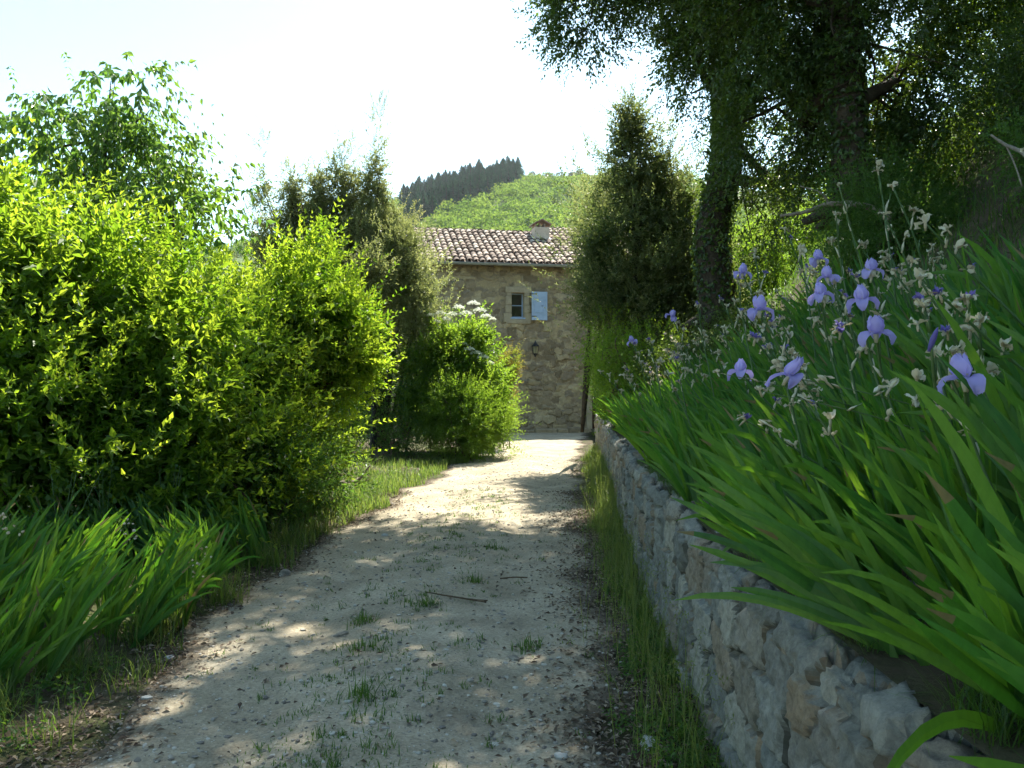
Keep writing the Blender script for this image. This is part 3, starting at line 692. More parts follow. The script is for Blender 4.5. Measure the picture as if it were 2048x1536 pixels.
# --- left: mock orange hedge
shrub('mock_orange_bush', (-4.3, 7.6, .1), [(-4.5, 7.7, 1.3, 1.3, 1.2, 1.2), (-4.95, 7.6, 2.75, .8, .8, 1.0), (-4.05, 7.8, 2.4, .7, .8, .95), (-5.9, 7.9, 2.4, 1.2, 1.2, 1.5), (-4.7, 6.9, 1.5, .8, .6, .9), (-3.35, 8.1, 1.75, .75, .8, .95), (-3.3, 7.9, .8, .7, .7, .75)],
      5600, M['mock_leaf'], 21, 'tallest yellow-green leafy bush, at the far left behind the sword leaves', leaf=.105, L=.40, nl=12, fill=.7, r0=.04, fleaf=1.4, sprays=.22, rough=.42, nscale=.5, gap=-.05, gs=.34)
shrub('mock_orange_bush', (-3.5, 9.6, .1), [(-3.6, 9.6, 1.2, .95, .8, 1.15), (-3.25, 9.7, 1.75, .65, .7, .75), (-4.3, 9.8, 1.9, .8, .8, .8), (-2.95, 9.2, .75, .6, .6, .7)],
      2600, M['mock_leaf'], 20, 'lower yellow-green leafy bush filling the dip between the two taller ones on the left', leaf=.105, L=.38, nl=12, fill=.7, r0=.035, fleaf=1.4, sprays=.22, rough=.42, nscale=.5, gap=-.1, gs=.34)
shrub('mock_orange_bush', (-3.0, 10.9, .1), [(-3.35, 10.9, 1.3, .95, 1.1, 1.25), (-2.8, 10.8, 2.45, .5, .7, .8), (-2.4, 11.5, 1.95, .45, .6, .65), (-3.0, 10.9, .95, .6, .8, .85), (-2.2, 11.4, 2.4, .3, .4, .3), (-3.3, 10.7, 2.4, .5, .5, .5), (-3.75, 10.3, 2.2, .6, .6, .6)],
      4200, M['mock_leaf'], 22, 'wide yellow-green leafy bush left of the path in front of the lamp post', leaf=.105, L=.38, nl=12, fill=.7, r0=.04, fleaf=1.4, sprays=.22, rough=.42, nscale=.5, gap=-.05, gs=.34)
shrub('low_bush', (-2.75, 9.0, .05), [(-2.8, 9.1, .62, .7, .7, .62), (-3.4, 8.4, .55, .6, .6, .55), (-2.35, 9.9, .45, .5, .6, .45)],
      1500, M['fern_leaf'], 23, 'low dark green bush at the foot of the big hedge behind the sword leaves', leaf=.06, L=.25, nl=9, fill=.4, r0=.02)
# --- drooping tree behind
shrub('broadleaf_tree', (-5.6, 12.2, .1), [(-6.3, 11.6, 5.05, 1.45, 1.2, .72), (-5.25, 11.1, 5.55, .6, .6, .55), (-4.9, 11.2, 4.75, .5, .5, .5), (-4.45, 11.1, 3.85, .78, .7, .55), (-5.6, 11.6, 4.0, 1.2, 1, .6)],
      1500, M['cherry_leaf'], 24, 'tree with large drooping leaves rising behind the left bushes', 'tree', leaf=.135, L=.42, nl=9, fill=.15, gap=.12, gs=.5, sprays=.35, up=-.1, outw=.8, hang=1.1, droop=.45, width=.46, angle=70, r0=.085, stems=1, per=7, rootname='crown', bark=M['bark'], shell=(.5, 1.0), rough=.3, trunk_name='trunk', upbias=.4)
# --- holm oak thicket left of house
shrub('holm_oak', (-2.9, 18.6, 0), [(-3.65, 18.7, 4.3, 1.15, 1.0, 1.5), (-4.0, 18.6, 5.75, .5, .5, 1.1), (-3.05, 18.4, 5.9, .22, .22, 1.25), (-3.45, 18.6, 5.6, .35, .35, .9), (-5.2, 18.5, 4.6, .85, .7, 1.0), (-5.65, 18.5, 5.9, .16, .16, .9), (-5.0, 18.5, 5.7, .28, .28, .9), (-2.45, 18.1, 4.1, .55, .6, 1.2), (-2.05, 17.9, 3.2, .5, .6, .9), (-3.2, 18.8, 3.0, 1.2, .9, 1.3), (-4.5, 18.6, 4.8, .7, .6, 1.2), (-4.4, 18.5, 5.9, .2, .2, .8), (-4.5, 18.7, 5.4, .6, .5, .6), (-3.4, 18.7, 5.2, .6, .5, .8), (-2.7, 18.4, 5.0, .45, .45, .7), (-2.95, 16.85, 3.95, .42, .22, .5)],
      17000, M['holm_leaf'], 25, 'slender grey-green holm oak with pale new shoots left of the house', 'tree', leaf=.066, L=.3, nl=12, fill=.4, tone=(.35, 1), up=1.1, outw=.5, width=.5, r0=.07, stems=1, per=5, rootname='crown', bark=M['bark'], shell=(.3, 1.05), rough=.5, nscale=.4, trunk_name='trunk', opposite=False, gap=.08, gs=.3, sprays=.25)
shrub('understory_bush', (-2.5, 18.0, 0), [(-2.6, 18.0, 1.3, .95, .7, 1.3), (-1.85, 18.4, 1.6, .65, .6, 1.5), (-3.8, 18.8, 1.4, 1.0, .8, 1.4), (-5.0, 19, 1.5, 1.0, .8, 1.5)],
      3400, M['fern_leaf'], 26, 'dark shrubby undergrowth with brown stems beneath the left holm oak', leaf=.065, L=.35, nl=9, fill=.5, r0=.035, stems=3, per=4, gap=-1.2)
shrub('understory_bush', (-3.2, 15.6, 0), [(-3.5, 15.8, .8, .7, .7, .8), (-4.6, 15.4, 1.0, .9, .8, 1.0), (-2.3, 16.9, .45, .4, .4, .42)],
      1500, M['fern_leaf'], 261, 'low dark green shrub behind the lit grass beside the lamp post foot', leaf=.06, L=.3, nl=9, fill=.5, r0=.02, gap=-.6)
# --- viburnum with white heads
vib = shrub('flowering_bush', (-1.05, 18.3, 0), [(-1.1, 18.3, 1.8, .72, .7, 1.1), (-1.35, 18.4, 2.45, .5, .5, .55), (-.6, 18.1, 1.5, .42, .5, .9), (-.85, 18.2, 2.6, .3, .3, .35), (-1.85, 18.0, 1.3, .6, .5, 1.1), (-1.7, 18.2, 2.2, .4, .5, .5)],
      3300, M['bright_leaf'], 27, 'bush topped with flat white flower heads before the house', leaf=.105, L=.32, nl=9, fill=.45, r0=.03, sprays=.2, rough=.45, nscale=.5)
rng = np.random.RandomState(31); B = Vector((-1.05, 18.3, 0))
for k, (px, py, s) in enumerate([(860,632,.8),(880,628,1),(905,630,1),(918,616,1),(947,608,1.1),(932,628,1.2),(960,622,1.2),(972,634,1),(893,640,.8),(925,690,1),(938,700,1),(952,708,1.1),(966,716,1.1),(978,728,.9),(985,640,.6),(872,645,.7)]):
    c = np.array(P3(px, py, 17.75+rng.normal(0, .06)))-np.array(B); g = G()
    n_ = 150; r_ = .12*s*np.sqrt(rng.random(n_)); t_ = rng.random(n_)*6.283
    pos = c+np.stack([r_*np.cos(t_), r_*np.sin(t_), .05*s-3.0*r_**2+rng.normal(0, .012, n_)], -1)
    frame_leaves(g, pos, unit(rng.normal(size=(n_, 3))*np.array([1, 1, .4])), unit(rng.normal(0, .3, (n_, 3))+np.array([0, -.5, 1])), np.full(n_, .032), np.full(n_, .03), rng.random(n_))
    g.obj('flower_head', M['white_flower'], vib)
shrub('feathery_bush', (-1.0, 17.2, 0), [(-1.05, 17.25, .85, .72, .6, .75), (-.55, 17.9, .7, .5, .5, .65)],
      2600, M['bright_leaf'], 28, 'bright feathery low bush at the path edge below the white-flowering bush', leaf=.08, L=.36, nl=12, fill=.4, up=.2, width=.28, r0=.02, rough=.45, nscale=.5)
shrub('red_tipped_bush', (-.22, 20.4, 0), [(-.25, 20.4, 1.5, .40, .45, 1.05), (-.1, 20.5, 2.0, .28, .3, .6)],
      1100, M['red_leaf'], 29, 'slim bush with reddish shoot tips against the house wall', leaf=.06, L=.26, nl=10, fill=.3, r0=.02, rough=.4, tone=(0, .62))
# --- right side, behind the irises
shrub('holm_oak', (2.6, 15.2, float(gz(2.6, 15.2))), [(2.45, 15.1, 3.95, 1.2, 1.0, 1.5), (2.7, 15.1, 2.9, 1.0, .8, .8), (1.7, 15.5, 4.1, .55, .7, .8), (3.3, 15.0, 3.2, .7, .7, .9), (2.9, 15.0, 4.7, .6, .5, .5), (2.3, 15.0, 5.4, .6, .6, 1.0), (2.15, 15, 6.3, .28, .28, .5), (3.2, 15.1, 4.1, .75, .8, 1.25), (2.85, 15.1, 5.1, .5, .5, .6), (1.75, 15.4, 3.3, .5, .6, .7)],
      8600, M['holm_leaf'], 41, 'dense dark holm oak to the right of the house, taller than the bush beside it', 'tree', leaf=.07, L=.34, nl=12, fill=.6, up=.8, outw=.6, width=.5, r0=.09, stems=1, per=7, rootname='crown', bark=M['bark'], shell=(.55, 1.05), rough=.5, nscale=.45, trunk_name='trunk', opposite=False, tone=(0, .78), gap=-.05, gs=.4, sprays=.3)
shrub('holm_oak', (1.45, 17.0, 0.6), [(1.6, 16.6, 4.6, .42, .55, 1.05), (1.8, 16.7, 3.9, .45, .5, 1.1), (1.9, 16.7, 5.1, .3, .4, .55)],
      3000, M['holm_leaf'], 42, 'pale yellowish sunlit holm oak bush beside the chimney', 'tree', leaf=.05, L=.28, nl=11, fill=.3, up=.9, outw=.6, width=.5, r0=.05, stems=1, per=5, rootname='crown', bark=M['bark'], rough=.3, nscale=.5, trunk_name='trunk', opposite=False, tone=(.4, 1), shell=(.3, 1.0))
shrub('bright_bush', (1.85, 13.3, float(gz(1.85, 13.3))), [(1.78, 13.4, 1.95, .5, .6, .55), (2.3, 13.0, 1.9, .5, .5, .5), (1.6, 14.2, 2.2, .35, .5, .5), (1.62, 13.2, 1.4, .28, .6, .4)],
      1200, M['bright_leaf'], 43, 'small bright green bush at the far end of the stone wall', leaf=.055, L=.26, nl=9, fill=.4, r0=.02)
shrub('sunlit_bush', (6.0, 19.0, float(gz(6.0, 19.0))), [(6.0, 18.8, 4.1, 1.4, 1.1, 1.1), (7.2, 18.5, 5.0, 1.2, 1, 1.1), (5.3, 18.6, 3.3, .9, .8, .9), (5.0, 19.5, 4.8, .6, .8, .6)],
      2600, M['bright_leaf'], 44, 'sunlit yellow-green bush seen in the gap behind the leaning oak trunk', leaf=.11, L=.4, nl=9, fill=.4, r0=.05)
shrub('understory_bush', (2.4, 17.3, float(gz(2.4, 17.3))), [(2.15, 17.3, 1.5, .42, .9, .9), (2.5, 18.4, 1.8, .5, .8, 1.0), (2.3, 17.6, 2.6, .5, .6, .6)],
      1300, M['fern_leaf'], 45, 'dark bush added behind the far end of the stone wall to shade the path', leaf=.06, L=.28, nl=9, fill=.5, r0=.02, gap=-.8)  # bush added to cast leafy shade on the far path
# --- the two oaks
def big_tree(name, trunk_pts, radii, forks, blobs, n_, seed, label, mat, leaf=.082, L=.34, nl=10, fill=.35, hidden=(), hidden_n=0, tone=(0, 1), ivy=0, up=0.0, shell=(.35, 1.0), gap=.02, gs=.55):
    rng = np.random.RandomState(seed); B = np.array(trunk_pts[0], float); root = empty(name, tuple(B)); tag(root, label, 'tree')
    g = G(); tp = curve(np.array(trunk_pts)-B, 8); rd = np.interp(np.linspace(0, 1, len(tp)), np.linspace(0, 1, len(radii)), radii)
    tube(g, tp, rd, 14, .5, rough=.22, rng=rng)
    for q in range(5):
        a_ = q*1.3+rng.random(); tube(g, curve([(0, 0, .35), (.25*math.cos(a_), .25*math.sin(a_), .05), (.6*math.cos(a_), .6*math.sin(a_), -.12)], 4), np.linspace(radii[0]*.7, .04, 9), 7, .5, rough=.2, rng=rng)
    allb = list(blobs)+list(hidden)
    for b in allb:
        c = np.array(b[:3])-B; q = np.array(b[3:]); j = int(len(tp)*rng.uniform(.55, .98)) if c[2] > tp[len(tp)//2][2] else int(len(tp)*rng.uniform(.3, .5))
        a_ = tp[min(j, len(tp)-1)]; m_ = (a_+c)/2+rng.normal(0, .25, 3); pl_ = curve([a_, m_, c+rng.normal(0, .15, 3)*q], 6)
        tube(g, pl_, np.linspace(rd[min(j, len(tp)-1)]*.55, .025, len(pl_)), 8, .5, rough=.25, rng=rng)
        for k in range(9):
            a2 = pl_[rng.randint(3, len(pl_))]; e2 = c+unit(rng.normal(size=3))*q*rng.uniform(.5, .95); q2 = curve([a2, (a2+e2)/2+rng.normal(0, .12, 3), e2], 4)
            tube(g, q2, np.linspace(.022, .005, len(q2)), 5, .5, cap=False)
    g.obj('trunk', M['bark'], root, smooth=True)
    g = G(); p_, o_ = crown_pts(blobs, n_, rng, shell, .3, .6, gap, gs)
    shoots(g, p_-B, unit(o_*.7+np.array([0, 0, up])+rng.normal(0, .5, p_.shape)), L, nl, leaf, rng, .25, .3, .8, .5, 60, opposite=False, tone=tone)
    if hidden_n:  # unseen crown above the view, added to shade the path and irises
        p_, o_ = crown_pts(hidden, hidden_n, rng, (.3, 1.0), .35, 1.1, -.12, .6)
        shoots(g, p_-B, unit(o_*.7+rng.normal(0, .5, p_.shape)), L*1.4, nl, leaf*1.8, rng, .25, .3, .8, .55, 60, opposite=False, tone=tone)
    g.obj('crown', mat, root)
    if ivy:
        g = G(); k = rng.randint(0, len(tp)-1, ivy); th = rng.random(ivy)*6.28
        pos = tp[k]+(tp[np.minimum(k+1, len(tp)-1)]-tp[k])*rng.random((ivy, 1))+np.stack([np.cos(th), np.sin(th), 0*th], -1)*(rd[k]*rng.uniform(.95, 1.15, ivy))[:, None]
        o_ = np.stack([np.cos(th), np.sin(th), 0*th], -1); frame_leaves(g, pos, unit(rng.normal(0, .5, (ivy, 3))+np.array([0, 0, -.6])+o_*.3), unit(o_+rng.normal(0, .4, (ivy, 3))), rng.uniform(.05, .09, ivy), rng.uniform(.05, .08, ivy), rng.random(ivy))
        g.obj('ivy', M['oak_leaf'], root)
    return root
t1 = [P3(1440, 640, 13.0), P3(1424, 470, 13.0), P3(1448, 340, 13.0), P3(1452, 220, 12.9), P3(1440, 90, 12.7), P3(1460, -60, 12.5), P3(1440, -260, 12.3)]
big_tree('oak_tree', t1, [.30, .25, .21, .18, .16, .15, .1], 5,
    [(.92, 11.0, 6.75, .55, .65, .7), (1.75, 11.1, 7.1, .7, .8, .55), (2.55, 11.6, 6.5, .55, .7, 1.0), (3.9, 11.8, 6.2, 1.25, 1.1, 1.3), (3.95, 12.6, 4.5, .95, .9, .95), (4.9, 12.8, 5.2, .9, .9, 1.1), (3.0, 12.4, 7.6, 1.3, 1.2, .8), (3.35, 13.2, 5.0, .4, .4, 1.2)],
    15000, 51, 'oak with a leaning ivy-clad trunk beside the dense holm oak', M['oak_leaf'],
    hidden=[(1.0, 15.3, 10.0, 1.3, 1.2, .8), (2.6, 14.2, 9.8, 1.9, 1.9, 1.0), (.3, 13.6, 9.7, 1.4, 1.2, .7), (3.6, 12.0, 9.3, 2.0, 1.7, .9), (1.3, 12.3, 9.6, 1.4, 1.1, .7)], hidden_n=8600, ivy=5200)
t2 = [P3(1712, 420, 9.7), P3(1700, 300, 9.6), P3(1690, 160, 9.5), P3(1692, 30, 9.4), P3(1660, -120, 9.2), P3(1640, -330, 9.0)]
big_tree('oak_tree', t2, [.24, .20, .19, .18, .15, .1], 5,
    [(4.3, 9.6, 5.5, 1.15, 1.1, 1.0), (3.2, 9.9, 6.2, 1.0, 1.0, .9), (5.2, 10.0, 5.1, 1.0, 1.0, 1.2), (4.6, 10.6, 4.4, .9, .9, .8), (3.3, 10.6, 5.0, .7, .8, .8)],
    12000, 52, 'oak with a straight dark trunk on the bank above the irises', M['oak_leaf'],
    hidden=[(.6, 10.4, 9.4, 1.7, 1.3, .8), (2.6, 9.6, 8.8, 1.9, 1.6, .9), (-.9, 11.2, 9.8, 1.1, 1.2, .6), (4.6, 8.8, 7.9, 1.7, 1.5, .9), (2.8, 7.2, 8.2, 1.6, 1.3, .7), (5.4, 6.6, 8.0, 1.4, 1.3, .8), (2.2, 5.6, 7.6, 1.3, 1.0, .6)], hidden_n=10200, ivy=2200)
big_tree('tall_tree', [(7.2, 10.5, float(gz(7.2, 10.5))-.1), (7.0, 10.4, 7.5), (6.6, 10.2, 9.5), (6.4, 10, 11.5)], [.22, .16, .12, .06], 4,
    [(5.9, 9.6, 6.7, .8, .8, .7), (6.0, 9.2, 5.6, .8, .8, .9), (6.9, 9.6, 6.6, 1.0, 1.0, 1.0), (5.6, 9.0, 4.8, .5, .6, .6)],
    5200, 53, 'light green tree with hanging sprays at the top right corner', M['mock_leaf'], leaf=.06, L=.4, tone=(0, .55), up=-.4)

# --- shrubs on the bank
bk = [((3.95, 8.6), .75, .7, .65, 'fern_leaf', 'dark feathery bush on the bank before the straight oak trunk', 1300, .05, .26),
      ((5.1, 7.6), .8, .8, .7, 'oak_leaf', 'dark bush high on the bank near the right edge', 1000, .05, .45),
      ((3.3, 11.2), .7, .7, .5, 'oak_leaf', 'low dark bush on the bank between the two oak trunks', 900, .05, .45),
      ((4.5, 9.6), .9, .8, .6, 'weed', 'green bush under the straight oak', 900, .055, .45),
      ((4.2, 6.1), .6, .6, .4, 'fern_leaf', 'small feathery bush on the right of the bank above the bare earth', 700, .045, .3),
      ((2.6, 12.2), .6, .7, .5, 'oak_leaf', 'dark bush at the foot of the leaning oak', 900, .05, .5),
      ((6.2, 9.0), .9, .9, .8, 'oak_leaf', 'dark bush below the light green hanging tree', 1000, .055, .5)]
for i, ((x, y), rx, ry, rz_, mt, lb, n_, lf, wdt) in enumerate(bk):
    z = float(gz(x, y)); shrub('bank_bush', (x, y, z-.05), [(x, y, z+rz_*.6, rx, ry, rz_), (x+.3*rx, y+.2, z+rz_*.95, rx*.6, ry*.6, rz_*.6)], int(n_*2), M[mt], 60+i, lb, leaf=lf, L=.28, nl=10, fill=.6, r0=.02, width=wdt)

# ------------------------------------------------------------------ conifer plantation and woods on the hill
def conifer_mesh(seed):
    rng = np.random.RandomState(seed); g = G(); Hh = 12.0
    tube(g, [(0, 0, -.5), (0, 0, 6), (0, 0, 11.8)], [.16, .1, .03], 5, .5, 1, cap=False)
    n_ = 620; h = 1.0+(Hh-1.0)*rng.random(n_)**.85; r = (Hh-h)/Hh*3.1*(.75+.35*rng.random(n_)); th = rng.random(n_)*6.28
    o_ = np.stack([np.cos(th), np.sin(th), 0*th], -1); pos = o_*(r*rng.uniform(.15, .75, n_))[:, None]; pos[:, 2] = h
    frame_leaves(g, pos, unit(o_+np.array([0, 0, -.35])+rng.normal(0, .15, (n_, 3))), unit(np.array([0, 0, 1.])+rng.normal(0, .3, (n_, 3))), .35+r*.55, .25+r*.28, rng.random(n_), fold=-.25)
    tube(g, [(0, 0, 11.2), (0, 0, 12.9)], [.12, .02], 4, .2, 0, cap=False)
    return g.mesh('conifer', [M['conifer'], M['bark']])
cm = [conifer_mesh(s) for s in (1, 2, 3, 4)]
rng = np.random.RandomState(9); cnt = 0
spots = []
for k in range(4000):
    px = rng.uniform(806, 1037); t = rng.uniform(.55, 1.0); y = D0+(D1-D0)*t
    low = np.interp(px, [795, 850, 930, 1000, 1037], [.62, .58, .64, .74, .84])
    if t < low: continue
    x = (px-1024)/F*y
    if any((x-a)**2+(y-b)**2 < 13 for a, b in spots): continue
    spots.append((x, y))
    if len(spots) >= 290: break
for i, (x, y) in enumerate(spots):
    o = link('conifer_tree', cm[i % 4], None, (x, y, float(hillz(np.array(x), np.array(y)))-.4)); s = rng.uniform(.6, 1.0)
    o.scale = (s*rng.uniform(1.5, 2.0), s*1.6, s*.95); o.rotation_euler = (0, 0, rng.random()*6.28)
    tag(o, 'dark conifer in the plantation on the hill behind the house', 'conifer', 'conifers of the hill plantation')
def far_wood(name, mat, n_, test, seed, rr=(2.6, 4.6), q=130, label=None):
    rng = np.random.RandomState(seed); px = rng.uniform(380, 1900, n_*4); t = rng.uniform(.12, 1.0, n_*4)**.8; keep = test(px, t, rng); px, t = px[keep][:n_], t[keep][:n_]
    y = D0+(D1-D0)*t; x = (px-1024)/F*y; z = hillz(x, y); r = rng.uniform(*rr, len(x)); k = len(x)
    d = unit(rng.normal(size=(k, q, 3))); d[..., 2] = np.abs(d[..., 2])*.9-.1
    c = np.stack([x, y, z+r*.45], -1)
    pos = c[:, None]+d*r[:, None, None]*np.array([1, 1, .85])*(1+.22*sn(c[:, None]+d*r[:, None, None], 1.6))[..., None]
    ax = unit(rng.normal(size=(k, q, 3))); nm = unit(d+rng.normal(0, .35, (k, q, 3)))
    rn = np.clip(.8*rng.random((k, 1))+.3*rng.random((k, q)), 0, 1)
    g = G(); ln = rng.uniform(.6, 1.25, k*q)*.9
    frame_leaves(g, pos.reshape(-1, 3)-0, ax.reshape(-1, 3), nm.reshape(-1, 3), ln, ln*.85, rn.ravel(), widest=.5)
    o = g.obj(name, mat); tag(o, kind='stuff', label=label, cat='woodland'); return o
def con_area(px, t):
    low = np.interp(px, [795, 850, 930, 1000, 1037], [.62, .58, .64, .74, .84]); return (px > 795) & (px < 1038) & (t > low)
def scrub_area(px, t, rng): return (px > 1030) & (px < 1220) & (t > .90) | ((px > 1400) & (t > .75))
far_wood('woodland', M['wood_far'], 1500, lambda px, t, r: ~con_area(px, t) & ~scrub_area(px, t, r) & ((px > 690) | (t > .8)), 71, label='light green broadleaved woodland covering the hillside below the conifers')
far_wood('pine_undergrowth', M['conifer'], 600, lambda px, t, r: con_area(px, t), 73, (1.8, 3.2), 70, 'dark wood filling between the conifers of the plantation')
far_wood('scrubland', M['scrub_far'], 330, lambda px, t, r: scrub_area(px, t, r) | ((px > 1000) & (px < 1100) & (t > .86)), 72, (1.2, 2.4), 70, 'grey-green scrub on the ridge beside the conifer plantation')

# ------------------------------------------------------------------ lamp post
lp = empty('lamp_post', (-2.92, 17.3, .0)); tag(lp, 'dark iron lamp post half hidden in the foliage left of the path', 'lamp post')
g = G(); prism(g, .12, .11, -.02, .12, 8); prism(g, .085, .075, .121, .5, 8); prism(g, .095, .08, .501, .56, 8); prism(g, .06, .055, .561, .9, 8); g.obj('base', M['iron'], lp)
g = G(); tube(g, [(0, 0, .9), (0, 0, 2.2), (0, 0, 3.6)], [.05, .045, .036], 10); prism(g, .055, .055, 2.2, 2.26, 8); g.obj('pole', M['iron'], lp, smooth=False)
g = G(); prism(g, .06, .1, 3.6, 3.68); 
for k in range(6):
    t = k*math.pi/3+math.pi/6; tube(g, [(.1*math.cos(t), .1*math.sin(t), 3.68), (.16*math.cos(t), .16*math.sin(t), 4.02)], .01, 5)
prism(g, .2, .06, 4.02, 4.18); prism(g, .06, .01, 4.181, 4.3); hd = g.obj('lamp_head', M['iron'], lp)
g = G(); prism(g, .092, .15, 3.685, 4.015); g.obj('glass', M['lglass'], hd)

# ------------------------------------------------------------------ irises
def blade(g, base, az, lean, L, wd, bend, rng, a, n_=9):
    """sword leaf: azimuth az of its lean, lean angle from vertical, bend adds towards the tip"""
    t = np.linspace(0, 1, n_); ang = lean+bend*t**1.8; ds = L/(n_-1)
    h = np.array([math.cos(az), math.sin(az), 0]); side = np.array([-math.sin(az), math.cos(az), 0])
    tan = h[None]*np.sin(ang)[:, None]+np.array([0, 0, 1])[None]*np.cos(ang)[:, None]
    p_ = base+np.vstack([[0, 0, 0], np.cumsum(tan[:-1]*ds, 0)])
    nrm = side                                   # the flat of an iris blade lies in the plane it leans in
    wv = np.cross(tan, nrm)
    wf = wd*.5*np.clip(np.minimum(.62+1.6*t, 1.0), 0, 1)*np.sqrt(np.clip(1-np.clip((t-.45)/.55, 0, 1)**1.9, 0, 1))
    wf[-1] = .0008
    tw = rng.normal(0, .25)*t
    wv = wv*np.cos(tw)[:, None]+nrm[None]*np.sin(tw)[:, None]
    c2 = p_+nrm[None]*(wd*.10)*np.sin(math.pi*t)[:, None]
    P = np.stack([p_-wv*wf[:, None], c2, p_+wv*wf[:, None]], 1)
    aa = np.full((n_-1, 2), a*.92); u_ = rng.random()
    if u_ < .05: aa[-1] = 1
    if u_ > .996: aa[:] = 1
    grid(g, P, aa)
def fan_mesh(seed, leanx, n_=8, hgt=1.0):
    rng = np.random.RandomState(seed); g = G()
    for f_ in range(2):
        bx, by = rng.normal(0, .05, 2); az0 = rng.normal(math.pi, .45); k = n_//2+rng.randint(0, 2)
        for i in range(k):
            s = (i-(k-1)/2)/(k/2.); lean = leanx+s*.36+rng.normal(0, .07); az = az0+rng.normal(0, .16); L = hgt*rng.uniform(.44, .66)*(1-.22*abs(s))
            bend = rng.normal(.38, .26)
            if rng.random() < .07: bend = 1.5
            if lean < 0: lean, az, bend = -lean, az+math.pi, -bend*.3
            blade(g, np.array([bx+.025*s, by+.012*i, -.03]), az, lean, L, rng.uniform(.020, .031), bend, rng, rng.random())
    return g.mesh('iris_leaves', M['iris_leaf'], smooth=False)
FAN_R = [fan_mesh(100+s, .38, 11, 1.16) for s in range(12)]
FAN_T = [fan_mesh(180+s, .16, 10, 1.2) for s in range(5)]
FAN_E = [fan_mesh(150+s, .80, 8, 1.05) for s in range(6)]
FAN_L = [fan_mesh(200+s, .42, 11, 1.15) for s in range(10)]

def petal(g, r0, r1, ang0, ang1, az, w0, rng, a, m, n_=8, k=7, ruffle=.0045):
    """petal strip bending from elevation ang0 to ang1"""
    t = np.linspace(0, 1, n_); el = ang0+(ang1-ang0)*t; L = r1; ds = L/(n_-1)
    h = np.array([math.cos(az), math.sin(az), 0]); s_ = np.array([-math.sin(az), math.cos(az), 0])
    tan = h*np.cos(el)[:, None]+np.array([0, 0, 1])*np.sin(el)[:, None]; p_ = h*r0+np.vstack([[0, 0, 0], np.cumsum(tan[:-1]*ds, 0)])
    nr = -h*np.sin(el)[:, None]+np.array([0, 0, 1])*np.cos(el)[:, None]
    wv = w0*np.sin(math.pi*np.clip(t*.82+.14, 0, 1))**.8
    u_ = np.linspace(-1, 1, k)
    P = p_[:, None]+s_[None, None]*(wv[:, None]*u_[None])[..., None]*.5+nr[:, None]*((.25*wv[:, None]*u_[None]**2)+rng.normal(0, ruffle, (n_, k))*t[:, None])[..., None]
    grid(g, P, a, m)
def bloom_mesh(seed, dark=0):
    rng = np.random.RandomState(seed); g = G()
    for q in range(3):
        az = q*2.094+rng.normal(0, .15); petal(g, .008, .085, .85+rng.normal(0, .12), 2.5, az, .066, rng, .75+.25*rng.random(), dark)
        az += 1.047; petal(g, .006, .088, .35, -2.05+rng.normal(0, .15), az, .056, rng, .1+.45*rng.random(), dark)
    tube(g, [(0, 0, -.035), (0, 0, -.01), (0, 0, .012)], [.007, .011, .006], 7, .8, 2)
    for q in range(3):
        az = q*2.094+1.047; petal(g, .004, .03, .7, .2, az, .014, rng, .9, 3, 4, 3, .001)
    return g.mesh('bloom', [M['violet'], M['dark_violet'], M['cream'], M['cream']], smooth=True)
def withered_mesh(seed, violet=False):
    rng = np.random.RandomState(seed); g = G()
    tube(g, [(0, 0, -.03), (0, 0, -.01), (.002, 0, .012)], [.004, .0065, .004], 7, .4, 0)
    for q in range(rng.randint(4, 8)):
        az = rng.random()*6.28; petal(g, .003, rng.uniform(.028, .055), rng.uniform(.2, 1.3), rng.uniform(-1.9, 1.3), az, rng.uniform(.016, .034), rng, rng.random()**.6, 0, 6, 4, .007)
    if violet:
        for q in range(5): petal(g, .004, rng.uniform(.025, .042), rng.uniform(.7, 1.5), rng.uniform(-.6, 1.4), rng.random()*6.28, rng.uniform(.012, .02), rng, rng.random(), 1, 6, 4, .006)
    return g.mesh('withered_bloom', [M['cream'], M['dark_violet']], smooth=True)
def bud_mesh():
    g = G(); tube(g, [(0, 0, -.03), (0, 0, 0), (0, 0, .03), (0, 0, .06), (.002, 0, .08)], [.006, .011, .013, .009, .002], 8, .5); return g.mesh('bud', M['dark_violet'], smooth=True)
BLOOM = [bloom_mesh(s) for s in range(300, 305)]; WITH = [withered_mesh(s) for s in range(320, 328)]; WITHV = [withered_mesh(s, True) for s in range(340, 345)]; BUD = bud_mesh()
def stem_mesh(seed, lean):
    rng = np.random.RandomState(seed); p_ = curve([(0, 0, 0), (-.30*lean, rng.normal(0, .02), .42), (-.66*lean, rng.normal(0, .03), .78), (-.95*lean, rng.normal(0, .03), 1.0)], 6)
    g = G(); tube(g, p_, np.linspace(.0065, .004, len(p_)), 6, rng.random()); nodes = []
    for f_ in (.62, .76, .88):
        i = int(f_*(len(p_)-1)); d = unit(np.array([rng.normal(0, .5), rng.normal(0, .5), 1.1])); e_ = p_[i]+d*rng.uniform(.05, .085)
        tube(g, [p_[i], (p_[i]+e_)/2+np.array([d[0]*.01, d[1]*.01, 0]), e_], [.0035, .003, .003], 5, .4, cap=False); nodes.append(e_)
        tube(g, [p_[i]-np.array([0, 0, .01]), p_[i]+d*.025, p_[i]+d*.05], [.005, .0065, .002], 6, .8, rng.randint(0, 2))
    nodes.append(p_[-1]); return g.mesh('flower_stem', [M['stem'], M['cream']], smooth=True), nodes
STEMS = [stem_mesh(400+s, l) for s, l in enumerate([.1, .2, .3, .4, .5, .65, .15, .35])]
STEM_LOW = stem_mesh(420, 1.15)
rng = np.random.RandomState(77)
